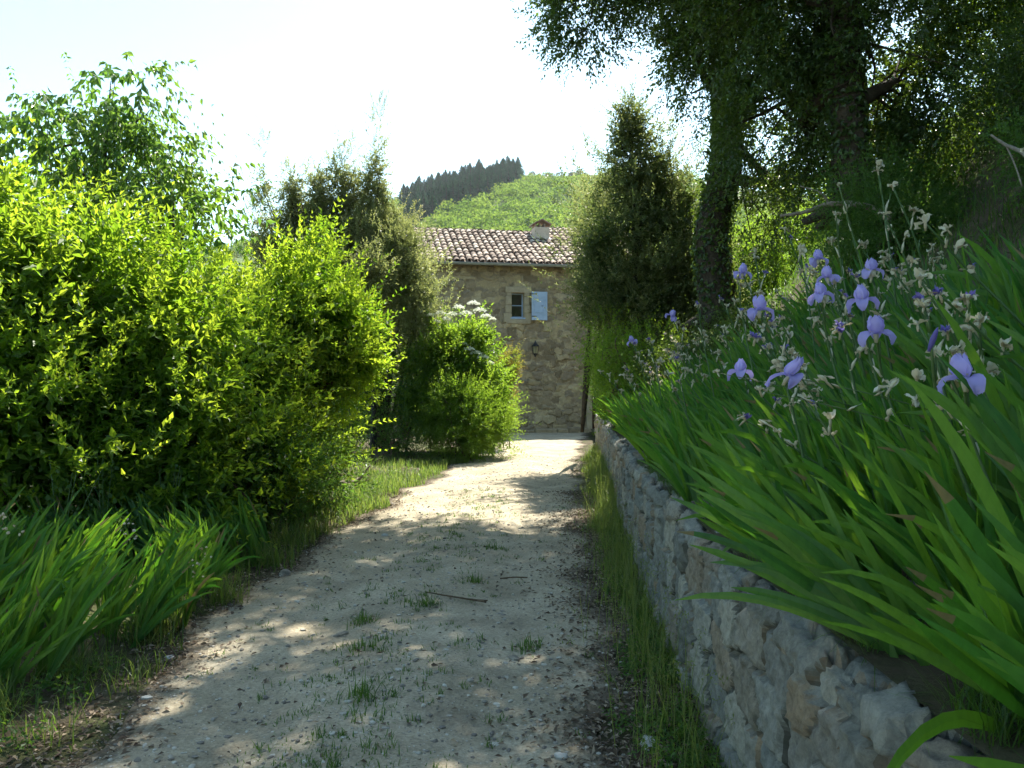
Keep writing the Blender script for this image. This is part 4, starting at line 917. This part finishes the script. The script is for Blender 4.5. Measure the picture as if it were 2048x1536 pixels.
GR = 'irises in the bed above the stone wall'; GF = 'faded irises in the bed above the stone wall'
taken = []
def iris_plant(x, y, fan, label, group, stem=None, top=None, scale=1.0, rz=None, fs=1.0):
    z = float(gz(x, y))
    if stem is None:
        o = link('iris_plant', fan, None, (x, y, z), (0, 0, rng.normal(0, .5) if rz is None else rz)); s = rng.uniform(.85, 1.15)*fs; o.scale = (s, s, s)
        tag(o, label, 'iris', group); return o
    root = empty('iris_plant', (x, y, z)); tag(root, label, 'iris', group)
    o = link('leaves', fan, root, (0, 0, 0), (0, 0, rng.normal(0, .4)))
    me, nodes = stem; st = link('flower_stem', me, root); st.scale = (1, 1, scale)
    for i, nd in enumerate(nodes):
        last = i == len(nodes)-1
        if last and top == 'bloom': b = BLOOM[rng.randint(5)]; nm = 'bloom'
        elif last and top == 'bud': b = BUD; nm = 'bud'
        elif (last and top == 'violet') or rng.random() < .10: b = WITHV[rng.randint(5)]; nm = 'withered_bloom'
        else:
            if rng.random() < .32 and not last: continue
            b = WITH[rng.randint(8)]; nm = 'withered_bloom'
        k_ = .3 if nm != 'bloom' else .12; c = link(nm, b, st, nd, (rng.normal(0, k_), rng.normal(0, k_), rng.random()*6.28)); s = (.6 if nm == 'bud' else rng.uniform(.62, .95)) if nm != 'bloom' else rng.uniform(.76, .88)
        c.scale = (s, s, s/scale)
    return root
def place_at(px, py, y, stem, top, label, group=None, fan=None):
    tx, ty, tz = P3(px, py, y); nd = stem[1][-1]; x, yy = tx-nd[0], ty-nd[1]; z = float(gz(x, yy)); s = (tz-z)/nd[2]
    return iris_plant(x, yy, fan or FAN_R[rng.randint(12)], label, group or GR, stem, top, float(np.clip(s, .35, 1.7)))
fresh = [(1485,547,5.2,3,'iris with an open violet bloom just right of the leaning oak trunk'),
 (1655,556,3.9,2,'iris whose violet bloom is the uppermost of the central cluster'),
 (1642,592,3.5,1,'iris whose violet bloom opens directly under the uppermost one of the central cluster'),
 (1519,622,3.3,3,'iris with a large violet bloom left of the central cluster'),
 (1724,603,3.0,1,'iris with a big pale-hearted violet bloom right of the central cluster'),
 (1752,668,2.85,1,'iris with the wide violet bloom below the pale-hearted one'),
 (1480,745,3.9,4,'iris with a violet bloom low in the middle of the leaves'),
 (1577,882,2.75,'low','iris whose violet bloom hangs over the stone wall on a nearly flat stem'),
 (1928,760,2.05,1,'iris with the largest violet bloom, near the right edge'),
 (1343,633,7.4,3,'small far iris with a violet bloom between the holm oak and the central cluster'),
 (1264,683,8.6,2,'farthest violet iris bloom, next to the small bright bush'),
 (1742,543,3.6,6,'iris with a violet bloom behind the pale-hearted one, highest on the right'),
 (1636,520,4.6,3,'iris with a small violet bloom set behind the central cluster')]
for px, py, y, s, lb in fresh: place_at(px, py, y, STEM_LOW if s == 'low' else STEMS[s], 'bloom', lb)
place_at(1862, 690, 2.15, STEMS[1], 'bud', 'iris with a pointed violet bud close to the largest bloom')
for px, py, y in [(1880,590,2.3),(1535,700,3.5),(1475,560,5.5),(1350,712,6),(1440,600,6),(1700,545,4.4),(1790,545,3.4),(1590,735,3.3),(1845,600,2.5),(1570,700,3.6),(1300,680,7.5),(1395,610,6.3),(1600,545,4.8),(1490,840,3.1),(1560,640,4),(1680,655,3.1)]:
    place_at(px, py, y, STEMS[rng.randint(8)], 'violet', 'iris with a shrivelled dark violet bloom in the bed above the stone wall', 'shrivelled violet irises in the bed')
for px, py, y in [(1755,330,4.6),(1786,375,4.2),(1678,372,5),(1768,430,4.2),(1840,560,2.6),(1835,650,2.3),(1935,600,2.6),(1960,640,2.5),(1610,800,2.9),(1520,890,2.7),(1435,850,3.4),(1510,505,6),(1570,460,6.4),(1672,430,5.2),(1720,490,4.6),(1600,500,5.6)]:
    place_at(px, py, y, STEMS[rng.randint(8)] if px > 1540 or py < 800 else STEM_LOW, 'w', 'iris with only withered cream blooms on its stem in the bed above the wall', GF)
nst = 0; sp = []
while nst < 48:
    y = 3.0+rng.random()*8.5; d = rng.uniform(.25, 1.75); x = float(wallx(y))+d
    if (x/y*F+1024) > 2000 and y < 3: continue
    sp.append((x, y)); nst += 1
    iris_plant(x, y, FAN_R[rng.randint(12)], 'iris with only withered cream blooms on its stem in the bed above the wall', GF, STEMS[rng.randint(8)], 'w' if rng.random() < .75 else 'violet', rng.uniform(.7, .92))
# leafy plants without stems: nearest ones one by one
cand = []
k = 0
while len(cand) < 330 and k < 90000:
    k += 1; y = 1.0+17.5*rng.random()**1.35; d = rng.uniform(.17 if y > 4.5 else .24, 2.1); x = float(wallx(y))+d
    md = .115+.012*y
    if y > 13 and d > .9: continue
    if any((x-a)**2+(y-b)**2 < md*md for a, b in cand): continue
    cand.append((x, y))
cand.sort(key=lambda c: c[1])
near_sp = [(1.22, 1.75), (1.34, 1.45), (1.50, 1.9), (1.30, 2.2), (1.62, 2.35), (1.45, 2.7), (1.26, 2.95), (1.25, 1.25), (1.75, 1.75), (1.9, 2.2)]
for x, y in near_sp:
    iris_plant(x, y, FAN_E[rng.randint(6)] if x < 1.4 else FAN_R[rng.randint(12)], 'iris plant of green sword leaves without flowers in the bed above the wall', 'flowerless irises in the bed above the stone wall', fs=1.05)
for q in range(26):
    y = rng.uniform(2.6, 7.5); x = float(wallx(y))+rng.uniform(1.15, 2.15)
    iris_plant(x, y, FAN_T[rng.randint(5)], 'iris plant of green sword leaves without flowers in the bed above the wall', 'flowerless irises in the bed above the stone wall', fs=1.15)
for x, y in cand[:98]:
    d = x-float(wallx(y)); edge = d < .55
    iris_plant(x, y, FAN_E[rng.randint(6)] if edge and rng.random() < .8 else FAN_R[rng.randint(12)], 'iris plant of green sword leaves without flowers in the bed above the wall', 'flowerless irises in the bed above the stone wall', fs=1.0+.12*(y < 4))
def merge_fans(name, spots, fans, label):
    g = G()
    for x, y in spots:
        me = fans[rng.randint(len(fans))]; v = np.empty(len(me.vertices)*3, np.float32); me.vertices.foreach_get('co', v); v = v.reshape(-1, 3)
        f = np.empty(len(me.loops), np.int32); me.loops.foreach_get('vertex_index', f); at = np.empty(len(me.polygons), np.float32); me.attributes['rnd'].data.foreach_get('value', at)
        a_ = rng.normal(0, .5); s = rng.uniform(.85, 1.15); c_, s_ = math.cos(a_), math.sin(a_)
        q = np.stack([(v[:, 0]*c_-v[:, 1]*s_)*s+x, (v[:, 0]*s_+v[:, 1]*c_)*s+y, v[:, 2]*s+float(gz(x, y))], -1)
        g.add(q, f.reshape(-1, 4), at)
    o = g.obj(name, M['iris_leaf']); tag(o, label, 'iris leaves', kind='stuff'); return o
extra = []
for q in range(230):
    y = 4.5+13*rng.random(); d = rng.uniform(.15, 1.8); extra.append((float(wallx(y))+d, y))
merge_fans('iris_leaves', cand[98:]+extra+[(float(wallx(y_))+d_, y_) for y_, d_ in zip(rng.uniform(2.2, 9, 60), rng.uniform(1.2, 2.2, 60))], FAN_R, 'mass of green sword leaves filling the far iris bed above the wall')
# left clump
lc = []; k = 0
while len(lc) < 165 and k < 30000:
    k += 1; y = rng.uniform(4.1, 8.6); xr = np.interp(y, [4.1, 5.2, 6.5, 7.6, 8.6], [-2.4, -2.3, -2.2, -2.2, -2.4]); x = xr-rng.random()**.9*np.interp(y, [4.1, 6, 8.6], [2.2, 2.4, 1.4])
    if any((x-a)**2+(y-b)**2 < .017 for a, b in lc): continue
    lc.append((x, y))
lc.sort(key=lambda c: c[1])
merge_fans('iris_leaves', lc[88:], FAN_L, 'mass of green sword leaves at the back of the clump left of the path')
for x, y in lc[:88]:
    o = iris_plant(x, y, FAN_L[rng.randint(10)], 'iris plant of green sword leaves in the clump left of the path', 'irises in the clump left of the path', rz=math.pi+rng.normal(.2, .5))
    o.location.z -= .0

# ------------------------------------------------------------------ grasses
def grass(g, x, y, z, h, rng, wd=.006, lean=.35, bend=.8, a=None, m=0, seg=3):
    n_ = len(x); az = rng.random(n_)*6.28; l0 = np.abs(rng.normal(0, lean, n_)); b_ = np.abs(rng.normal(0, bend, n_)); t = np.linspace(0, 1, seg+1)
    dirh = np.stack([np.cos(az), np.sin(az), 0*az], -1); side = np.stack([-np.sin(az), np.cos(az), 0*az], -1)
    p_ = np.stack([x, y, z], -1); rows = []; w_ = np.broadcast_to(wd, (n_,))
    for i, tt_ in enumerate(t):
        if i: an = l0+b_*(t[i-1]+.5/seg)**1.5; p_ = p_+(dirh*np.sin(an)[:, None]+np.array([0, 0, 1])*np.cos(an)[:, None])*(h/seg)[:, None]
        ww = w_*.5*(1-tt_**1.6)+.0003; rows += [p_-side*ww[:, None], p_+side*ww[:, None]]
    v = np.stack(rows, 1); base = np.arange(n_)[:, None]*(2*(seg+1)); f = []
    for i in range(seg): f.append(base+np.array([2*i, 2*i+1, 2*i+3, 2*i+2])[None])
    f = np.stack(f, 1).reshape(-1, 4); aa = rng.random(n_) if a is None else a
    g.add(v.reshape(-1, 3), f, np.repeat(aa, seg), m); return p_
def tufts(xc, yc, n_per, spread, hmin, hmax, rng, **kw):
    xc, yc = np.asarray(xc), np.asarray(yc); k = len(xc); x = (xc[:, None]+rng.normal(0, 1, (k, n_per))*np.reshape(spread, (-1, 1))).ravel(); y = (yc[:, None]+rng.normal(0, 1, (k, n_per))*np.reshape(spread, (-1, 1))).ravel()
    h = (rng.uniform(hmin, hmax, (k, 1))*rng.uniform(.5, 1.1, (k, n_per))).ravel(); return x, y, h
rng = np.random.RandomState(500)
# tall verge grass at the foot of the wall
g = G()
yv = 2.4+17*rng.random(15000)**1.15; fr = rng.random(15000)
xr_ = np.interp(yv, ys, PR); xw = wallx(yv); x = xr_+.12+(xw-xr_-.06)*fr**.7
dens = .5+.5*sn(np.stack([x*2, yv, 0*x], -1), .5, 1); kp = rng.random(15000) < np.clip(dens*.7+.35, .12, 1)*np.interp(yv, [2.4, 5, 7, 19], [.35, .55, 1, 1]); x, yv, fr = x[kp], yv[kp], fr[kp]
h = rng.uniform(.10, .34, len(x))*np.interp(yv, [2.4, 5.5, 7, 12, 19], [.55, .8, 1.15, 1.25, 1.1])*(.55+.6*fr)
grass(g, x, yv, gz(np.minimum(x, wallx(yv)-.02), yv), h, rng, wd=.0055+.0002*yv)
n2_ = 900; y2 = 3.2+12*rng.random(n2_); x2 = wallx(y2)-.08-np.abs(rng.normal(0, .16, n2_)); tip = grass(g, x2, y2, gz(np.minimum(x2, wallx(y2)-.02), y2), rng.uniform(.28, .62, n2_), rng, wd=.0032, lean=.2, bend=.75, a=rng.uniform(.6, 1, n2_), seg=5)
for q in range(5): frame_leaves(g, tip+rng.normal(0, .012, tip.shape), unit(rng.normal(0, .5, tip.shape)+np.array([0, 0, -.3])), unit(rng.normal(size=tip.shape)), np.full(n2_, .02), np.full(n2_, .006), rng.uniform(.7, 1, n2_))
tag(g.obj('grass', M['grass'], smooth=False), 'tall grass growing along the foot of the stone wall', 'grass', kind='stuff')
# left verge grass
g = G()
yv = 2.6+19*rng.random(24000)**1.1; off_ = np.abs(rng.normal(0, .42, 24000))
xl_ = np.interp(yv, ys, PL); x = xl_-.02-off_*np.interp(yv, [3, 6, 9, 11, 16, 20], [.9, .5, .9, 1.9, 1.6, .6])
dens = .5+.5*sn(np.stack([x, yv, 0*x], -1), .35, 2); kp = rng.random(len(x)) < np.clip(dens-.1, .04, 1)*np.interp(yv, [2.6, 7.5, 9, 12, 22], [.35, .35, 1, 1.6, 1.4]); x, yv = x[kp], yv[kp]
grass(g, x, yv, gz(x, yv), rng.uniform(.05, .20, len(x)), rng, wd=.005+.0003*yv)
tx = [-2.35, -2.3, -2.15, -2.2, -2.25, -2.45, -2.1, -2.5, -2.6]; ty = [5.5, 5.15, 6.1, 7.4, 8.3, 4.5, 8.9, 3.9, 5.9]
x, yv, h = tufts(tx, ty, 170, .085, .2, .33, rng); grass(g, x, yv, gz(x, yv), h, rng, wd=.006, lean=.5)
tag(g.obj('grass', M['grass']), 'grass growing along the left edge of the path', 'grass', kind='stuff')
# grass and weeds growing in the path
g = G(); k = 430
yc = 3.2+9*rng.random(k)**1.3; uc_ = np.clip(np.where(rng.random(k) < .75, rng.normal(.46, .10, k), rng.random(k)), .03, .97); xc = np.interp(yc, ys, PL)+(np.interp(yc, ys, PR)-np.interp(yc, ys, PL))*uc_
x, yv, h = tufts(xc, yc, 16, rng.uniform(.012, .045, k), .018, .06, rng); grass(g, x, yv, pathz(x, yv)-.003, h, rng, wd=.005, lean=.8)
mc = [(-.62, 5.9), (-.9, 4.9), (-.3, 6.6), (-1.0, 5.5), (-.75, 4.15), (.1, 5.0), (-.2, 7.9)]
x, yv, h = tufts([a for a, b in mc], [b for a, b in mc], 90, .05, .05, .11, rng); grass(g, x, yv, pathz(x, yv)-.003, h, rng, wd=.006, lean=.8)
tag(g.obj('path_grass', M['weed']), 'little weeds and grass tufts growing through the gravel path', 'weeds', kind='stuff')
# low leafy weeds: foot of wall, left border
def weeds(name, x, y, z, lf, label, seed, mat='weed', hh=.1, nl=6):
    rng = np.random.RandomState(seed); g = G(); n_ = len(x); b = np.stack([x, y, z], -1); d = unit(rng.normal(0, .5, (n_, 3))+np.array([0, 0, 1.0]))
    shoots(g, b, d, hh, nl, lf, rng, 0, .1, 1.0, .6, 75); tag(g.obj(name, M[mat]), label, 'weeds', kind='stuff')
yv = 2.3+7*rng.random(2600)**1.2; xr_ = np.interp(yv, ys, PR); xw = wallx(yv); x = xr_+.0+(xw-xr_-.05)*rng.random(2600)**.6
kp = sn(np.stack([x, yv, 0*x], -1), .3, 4) > -.25; x, yv = x[kp], yv[kp]
weeds('ground_cover', x, yv, gz(np.minimum(x, wallx(yv)-.03), yv), .03, 'low leafy weeds carpeting the foot of the stone wall', 1, hh=.1)
yv = 3.0+12*rng.random(2200); xl_ = np.interp(yv, ys, PL); x = xl_-.25-np.abs(rng.normal(0, .4, 2200)); kp = sn(np.stack([x, yv, 0*x], -1), .3, 3) > -.1; x, yv = x[kp], yv[kp]
weeds('ground_cover', x, yv, gz(x, yv), .035, 'low leafy weeds along the left border of the path', 2, hh=.12)
# bank grass
g = G(); n_ = 36000; yv = 1.2+18*rng.random(n_)**1.1; d = .25+rng.random(n_)**.8*6.5; x = wallx(yv)+d; dens = .5+.5*sn(np.stack([x, yv, 0*x], -1), .6, 2)
kp = rng.random(n_) < np.clip(dens, .12, 1)*np.where(d < 1.6, .35, 1); x, yv, d = x[kp], yv[kp], d[kp]
grass(g, x, yv, gz(x, yv)-.02, rng.uniform(.12, .42, len(x)), rng, wd=.006+.0003*yv, lean=.5, bend=1.1)
# fine grass at the wall top in front
yv = 1.1+6*rng.random(8200)**1.7; x = wallx(yv)+.10+np.abs(rng.normal(0, .15, 8200)); kp = sn(np.stack([x, yv, 0*x], -1), .25, 1) > -.1; x, yv = x[kp], yv[kp]
grass(g, x, yv, gz(x, yv)-.02, rng.uniform(.06, .24, len(x)), rng, wd=.003, lean=.6, bend=1.3)
tag(g.obj('bank_grass', M['weed']), 'wispy grass covering the bank behind and under the irises', 'grass', kind='stuff')
x = rng.uniform(0, 1, 2600); yv = 3.5+13*rng.random(2600); d = 1.5+rng.random(2600)*5; x = wallx(yv)+d; kp = sn(np.stack([x, yv, 0*x], -1), .8, 4) > 0; x, yv = x[kp], yv[kp]
weeds('bank_undergrowth', x, yv, gz(x, yv), .06, 'leafy undergrowth scattered over the shady bank', 4, hh=.25, nl=8)

# leaf litter
g = G(); n_ = 16000; yv = 2.3+10*rng.random(n_)**1.25; side_ = rng.random(n_) < .72
xr_ = np.interp(yv, ys, PR); xl_ = np.interp(yv, ys, PL)
x = np.where(side_, xr_+.12-np.abs(rng.normal(0, .26, n_))*np.where(rng.random(n_) < .5, 1, -1), xl_+rng.normal(-.12, .17, n_)); x = np.minimum(x, wallx(yv)-.03)
sc_ = rng.random(n_) < .06; x = np.where(sc_, xl_+(xr_-xl_)*rng.random(n_), x)
z = np.maximum(pathz(x, yv), gz(x, yv))+.006+rng.random(n_)*.012; ax = unit(rng.normal(size=(n_, 3))*np.array([1, 1, .25])); nm = unit(rng.normal(0, .35, (n_, 3))+np.array([0, 0, 1]))
ln = rng.uniform(.018, .048, n_); frame_leaves(g, np.stack([x, yv, z], -1), ax, nm, ln, ln*rng.uniform(.35, .6, n_), rng.random(n_)**1.6, fold=.25)
tag(g.obj('leaf_litter', M['dry']), 'dry fallen oak leaves along both edges of the path', 'leaf litter', kind='stuff')
g = G(); n_ = 3500; yv = 1.2+9*rng.random(n_); d = .25+rng.random(n_)*5; x = wallx(yv)+d; z = gz(x, yv)+.012; ln = rng.uniform(.02, .05, n_)
frame_leaves(g, np.stack([x, yv, z], -1), unit(rng.normal(size=(n_, 3))*np.array([1, 1, .4])), unit(rng.normal(0, .35, (n_, 3))+np.array([-.4, 0, 1])), ln, ln*.5, rng.random(n_)**1.5)
tag(g.obj('leaf_litter', M['dry']), 'dry fallen leaves lying on the bank', 'leaf litter', kind='stuff')
# gravel
def rocks_np(g, x, y, z, r, rng, flat=.6):
    ico = np.array([(0,0,1),(.894,0,.447),(.276,.851,.447),(-.724,.526,.447),(-.724,-.526,.447),(.276,-.851,.447),(.724,.526,-.447),(-.276,.851,-.447),(-.894,0,-.447),(-.276,-.851,-.447),(.724,-.526,-.447),(0,0,-1)])
    F_ = np.array([(0,1,2),(0,2,3),(0,3,4),(0,4,5),(0,5,1),(1,6,2),(2,7,3),(3,8,4),(4,9,5),(5,10,1),(2,6,7),(3,7,8),(4,8,9),(5,9,10),(1,10,6),(6,11,7),(7,11,8),(8,11,9),(9,11,10),(10,11,6)])
    n_ = len(x); sc = rng.uniform(.6, 1.3, (n_, 1, 3))*np.array([1, 1, flat]); v = ico[None]*sc*(1+rng.normal(0, .13, (n_, 12, 1)))*r[:, None, None]
    th = rng.random(n_)*6.28; c_, s_ = np.cos(th)[:, None], np.sin(th)[:, None]; v = np.stack([v[..., 0]*c_-v[..., 1]*s_, v[..., 0]*s_+v[..., 1]*c_, v[..., 2]], -1)+np.stack([x, y, z], -1)[:, None]
    f = (F_[None]+np.arange(n_)[:, None, None]*12).reshape(-1, 3); g.add(v.reshape(-1, 3), f, np.repeat(rng.random(n_), 20))
g = G(); n_ = 15000; yv = 2.8+15*rng.random(n_)**1.7; uc_ = rng.random(n_)*1.06-.03; x = np.interp(yv, ys, PL)+(np.interp(yv, ys, PR)-np.interp(yv, ys, PL))*uc_
r = .002+.015*rng.random(n_)**7+.003*rng.random(n_); rocks_np(g, x, yv, pathz(x, yv)+r*.1, r, rng)
tag(g.obj('gravel', M['pebble']), 'small loose pebbles scattered over the path', 'gravel', kind='stuff')

# ------------------------------------------------------------------ single stones and sticks
def rock(x, y, z, s, mat, label, seed, group=None, name='rock', cat='rock'):
    import bmesh
    bm = bmesh.new(); bmesh.ops.create_icosphere(bm, subdivisions=4, radius=1.0)
    for v in bm.verts:
        c = v.co.copy(); q = c*1.1+Vector((seed*3.1, 0, 0))
        d = 1+.28*mnoise.noise(q)+.12*mnoise.noise(q*2.6)+.06*mnoise.noise(q*6); f = max(abs(c.x), abs(c.y), abs(c.z)); d *= .78+.22/max(f, .55)*.75
        v.co = Vector((c.x*s[0], c.y*s[1], c.z*s[2]))*d
    me = bpy.data.meshes.new(name); bm.to_mesh(me); bm.free(); me.materials.append(mat)
    for p_ in me.polygons: p_.use_smooth = True
    o = link(name, me, None, (x, y, z), (0, 0, seed*1.3)); tag(o, label, cat, group); return o
def on_ground(px, py, h=0.0):
    y = (CAM_H-h)*F/(py-768); return (px-1024)/F*y, y
x, y = 1.02, 2.42; rock(x, y, .90, (.065, .058, .05), M['rock'], 'rough lichened rock lying on top of the stone wall', 1)
rock(1.22, 2.62, .92, (.09, .08, .06), M['rock'], 'grey stone half sunk in grass behind the rough rock on the wall', 2)
rock(1.02, 3.05, .88, (.022, .018, .014), M['pale_rock'], 'small yellowish stone on the wall top beneath the lowest sword leaves', 3)
for i, (px, py, s, mt, lb) in enumerate([(292, 1391, (.032, .018, .010), 'pale_rock', 'flat pale stone at the left edge of the path'), (1300, 1478, (.05, .04, .032), 'pale_rock', 'pale stone among weeds at the foot of the wall'),
    (1122, 1510, (.032, .024, .018), 'pale_rock', 'beige stone at the right edge of the path, nearest the camera'), (685, 1268, (.045, .035, .014), 'rock', 'grey stone set flat in the middle of the path among weeds'),
    (1030, 1312, (.04, .028, .014), 'rock', 'dark clod of earth right of the middle of the path'), (1245, 1210, (.025, .02, .018), 'rock', 'brownish stone in the litter beside the wall grass'), (570, 1146, (.07, .05, .035), 'rock', 'grey stones at the left edge of the path beyond the sword leaves'), (770, 1070, (.04, .03, .02), 'pale_rock', 'small pale stone in the path left of the shadows'), (340, 1310, (.03, .03, .014), 'pale_rock', 'chip of pale stone in the earth left of the path')]):
    x, y = on_ground(px, py); rock(x, y, float(pathz(np.array(x), np.array(y)))+s[2]*.3, s, M[mt], lb, 5+i)
x0, y0 = on_ground(850, 1190); x1, y1 = on_ground(972, 1210)
rng = np.random.RandomState(5); g = G(); zz = float(pathz(np.array(-.3), np.array(6.2)))+.014
tube(g, curve([(x0, y0, zz+.004), (x0*.6+x1*.4, y0*.6+y1*.4-.03, zz+.01), (x1, y1, zz+.002)], 8), np.linspace(.004, .008, 17), 7, .5, rough=.3, rng=rng)
tube(g, curve([(x0*.5+x1*.5, y0*.5+y1*.5-.02, zz+.008), (x0*.2+x1*.8, y1+.03, zz+.012), (x1+.01, y1+.05, zz)], 5), .005, 6, .5)
tag(g.obj('stick', M['twig'], smooth=True), 'forked brown stick lying across the middle of the path', 'stick')
g = G(); a = on_ground(1000, 1162); b = on_ground(1055, 1160); tube(g, curve([(a[0], a[1], zz), ((a[0]+b[0])/2, a[1]+.02, zz+.006), (b[0], b[1], zz)], 5), .006, 6); tag(g.obj('stick', M['twig']), 'short twig on the path beyond the forked stick', 'stick')
g = G(); a = on_ground(1290, 1300); 
g = G(); x0, y0 = on_ground(660, 985); x1, y1 = on_ground(722, 985)
z0 = float(gz(np.array(x0), np.array(y0))); tube(g, curve([(x0-.1, y0, z0+.05), (x0+.2, y0-.05, z0+.09), (x1-.05, y1+.02, z0+.12), (x1+.12, y1+.1, z0+.34)], 8), np.linspace(.045, .012, 25), 8, .5, rough=.25, rng=rng)
tube(g, curve([(x0+.2, y0-.05, z0+.09), (x0+.42, y0-.18, z0+.07), (x0+.6, y0-.2, z0+.16)], 5), np.linspace(.025, .008, 11), 6, .5)
tag(g.obj('fallen_branch', M['deadwood'], smooth=True), 'dead branch lying in the sunny grass left of the path', 'branch')
g = G(); p_ = [P3(1560, 432, 9.0), P3(1610, 424, 8.9), P3(1660, 408, 8.8), P3(1730, 412, 8.6), P3(1780, 440, 8.4)]
tube(g, curve(p_, 6), np.linspace(.015, .04, 25), 8, .5, rough=.3, rng=rng); tube(g, curve([p_[2], P3(1640, 385, 8.8), P3(1600, 372, 8.9)], 5), np.linspace(.018, .006, 11), 6)
tag(g.obj('fallen_branch', M['deadwood'], smooth=True), 'bare fallen branch across the bank below the straight oak trunk', 'branch')
g = G(); p_ = [P3(1982, 270, 5.8), P3(2012, 290, 5.7), P3(2046, 306, 5.5), P3(2090, 350, 5.3)]
tube(g, curve(p_, 6), np.linspace(.008, .018, 19), 7, .5, rough=.3, rng=rng); tube(g, curve([p_[1], P3(2030, 330, 5.6), P3(2044, 372, 5.5)], 5), .006, 6)
tag(g.obj('fallen_branch', M['deadwood'], smooth=True), 'thin pale dead branch on the bank at the right edge', 'branch')

# ------------------------------------------------------------------ small plants at left: quaking grass and honesty
def quaking(px, py, y, seed, label):
    rng = np.random.RandomState(seed); tx, ty, tz = P3(px, py, y); bx, by = tx-.22, ty+.05; z = float(gz(bx, by)); root = empty('quaking_grass', (bx, by, z)); tag(root, label, 'grass plant')
    g = G(); heads = G()
    for q in range(3):
        e_ = np.array([tx-bx+rng.normal(0, .03), ty-by+rng.normal(0, .03), tz-z+rng.normal(0, .02)]); c_ = curve([(0, 0, 0), e_*np.array([.25, .3, .75]), e_*np.array([.7, .8, 1.08]), e_], 5); tube(g, c_, .0016, 4, .8, cap=False)
        for r_ in range(4):
            s_ = c_[rng.randint(len(c_)-5, len(c_))]; d_ = s_+np.array([rng.normal(.02, .02), rng.normal(0, .015), -rng.uniform(.01, .035)]); tube(g, [s_, d_], .0007, 3, .8, cap=False)
            rocks_np(heads, np.array([d_[0]]), np.array([d_[1]]), np.array([d_[2]-.006]), np.array([.0085]), rng, .9)
    g.obj('stalk', M['grass'], root); heads.obj('seed_head', M['cream'], root)
for i, (px, py, y, lb) in enumerate([(262, 1062, 5.0, 'quaking grass with pale seed heads over the middle of the left iris clump'), (385, 1135, 5.3, 'quaking grass with pale seed heads at the right tip of the left iris clump'), (20, 1050, 4.2, 'quaking grass with pale seed heads at the left picture edge'), (390, 1105, 5.6, 'quaking grass with seed heads just above the one at the right tip')]): quaking(px, py, y, 600+i, lb)
def pod_mesh():
    g = G(); n_ = 10
    for z_, sg in ((.0012, 1), (-.0012, -1)):
        v = [(math.cos(k*6.2832/n_)*.8, math.sin(k*6.2832/n_)*1.15, z_) for k in range(n_)]; g.add(v, [list(range(n_))[::sg]], .8 if sg > 0 else .5)
    v = [(math.cos(k*6.2832/n_)*.8, math.sin(k*6.2832/n_)*1.15, z_) for z_ in (-.0012, .0012) for k in range(n_)]; g.add(v, [[k, (k+1) % n_, n_+(k+1) % n_, n_+k] for k in range(n_)], .2)
    return g.mesh('seed_pod', M['weed'])
POD = pod_mesh()
def honesty(px, py, y, seed, label, gname=None):
    rng = np.random.RandomState(seed); tx, ty, tz = P3(px, py, y); z = float(gz(tx, ty)); root = empty('honesty_plant', (tx, ty, z)); tag(root, label, 'plant', gname); s = G(); Hh = tz-z
    for q in range(4):
        e_ = np.array([rng.normal(0, .16), rng.normal(0, .1), Hh*rng.uniform(.75, 1)]); c_ = curve([(0, 0, 0), e_*.5+np.array([0, 0, .05]), e_], 6); tube(s, c_, .0035, 5, .5, cap=False)
        for p_ in c_[rng.randint(4, len(c_), 17)]+rng.normal(0, .055, (17, 3)):
            o = link('seed_pod', POD, root, p_, (rng.uniform(.6, 2.4), rng.normal(0, .5), rng.random()*6.28)); o.scale = (rng.uniform(.014, .022),)*3
    s.obj('stalk', M['stem'], root)
for i, (px, py, y, lb) in enumerate([(120, 905, 6.6, 'honesty plant with round green pods behind the left irises, leftmost'), (205, 875, 6.9, 'taller honesty plant with round green pods beside the leftmost one'), (330, 900, 7.2, 'honesty plant with round green pods in front of the dark bush middle'), (395, 925, 7.6, 'honesty plant with round green pods nearest the path')]): honesty(px, py, y, 620+i, lb)

# ------------------------------------------------------------------ the air
g = G(); box(g, -520, 620, -30, 620, -3.0, 175)
me = g.mesh('haze', []) if False else None
m, n, out = newmat('haze_air'); pv = N(n, 'ShaderNodeVolumePrincipled'); pv.inputs['Color'].default_value = (.86, .92, 1.0, 1); pv.inputs['Density'].default_value = .00012; pv.inputs['Anisotropy'].default_value = .35
n.links.new(pv.outputs[0], out.inputs['Volume'])
hz = g.obj('haze', m); hz['kind'] = 'stuff'
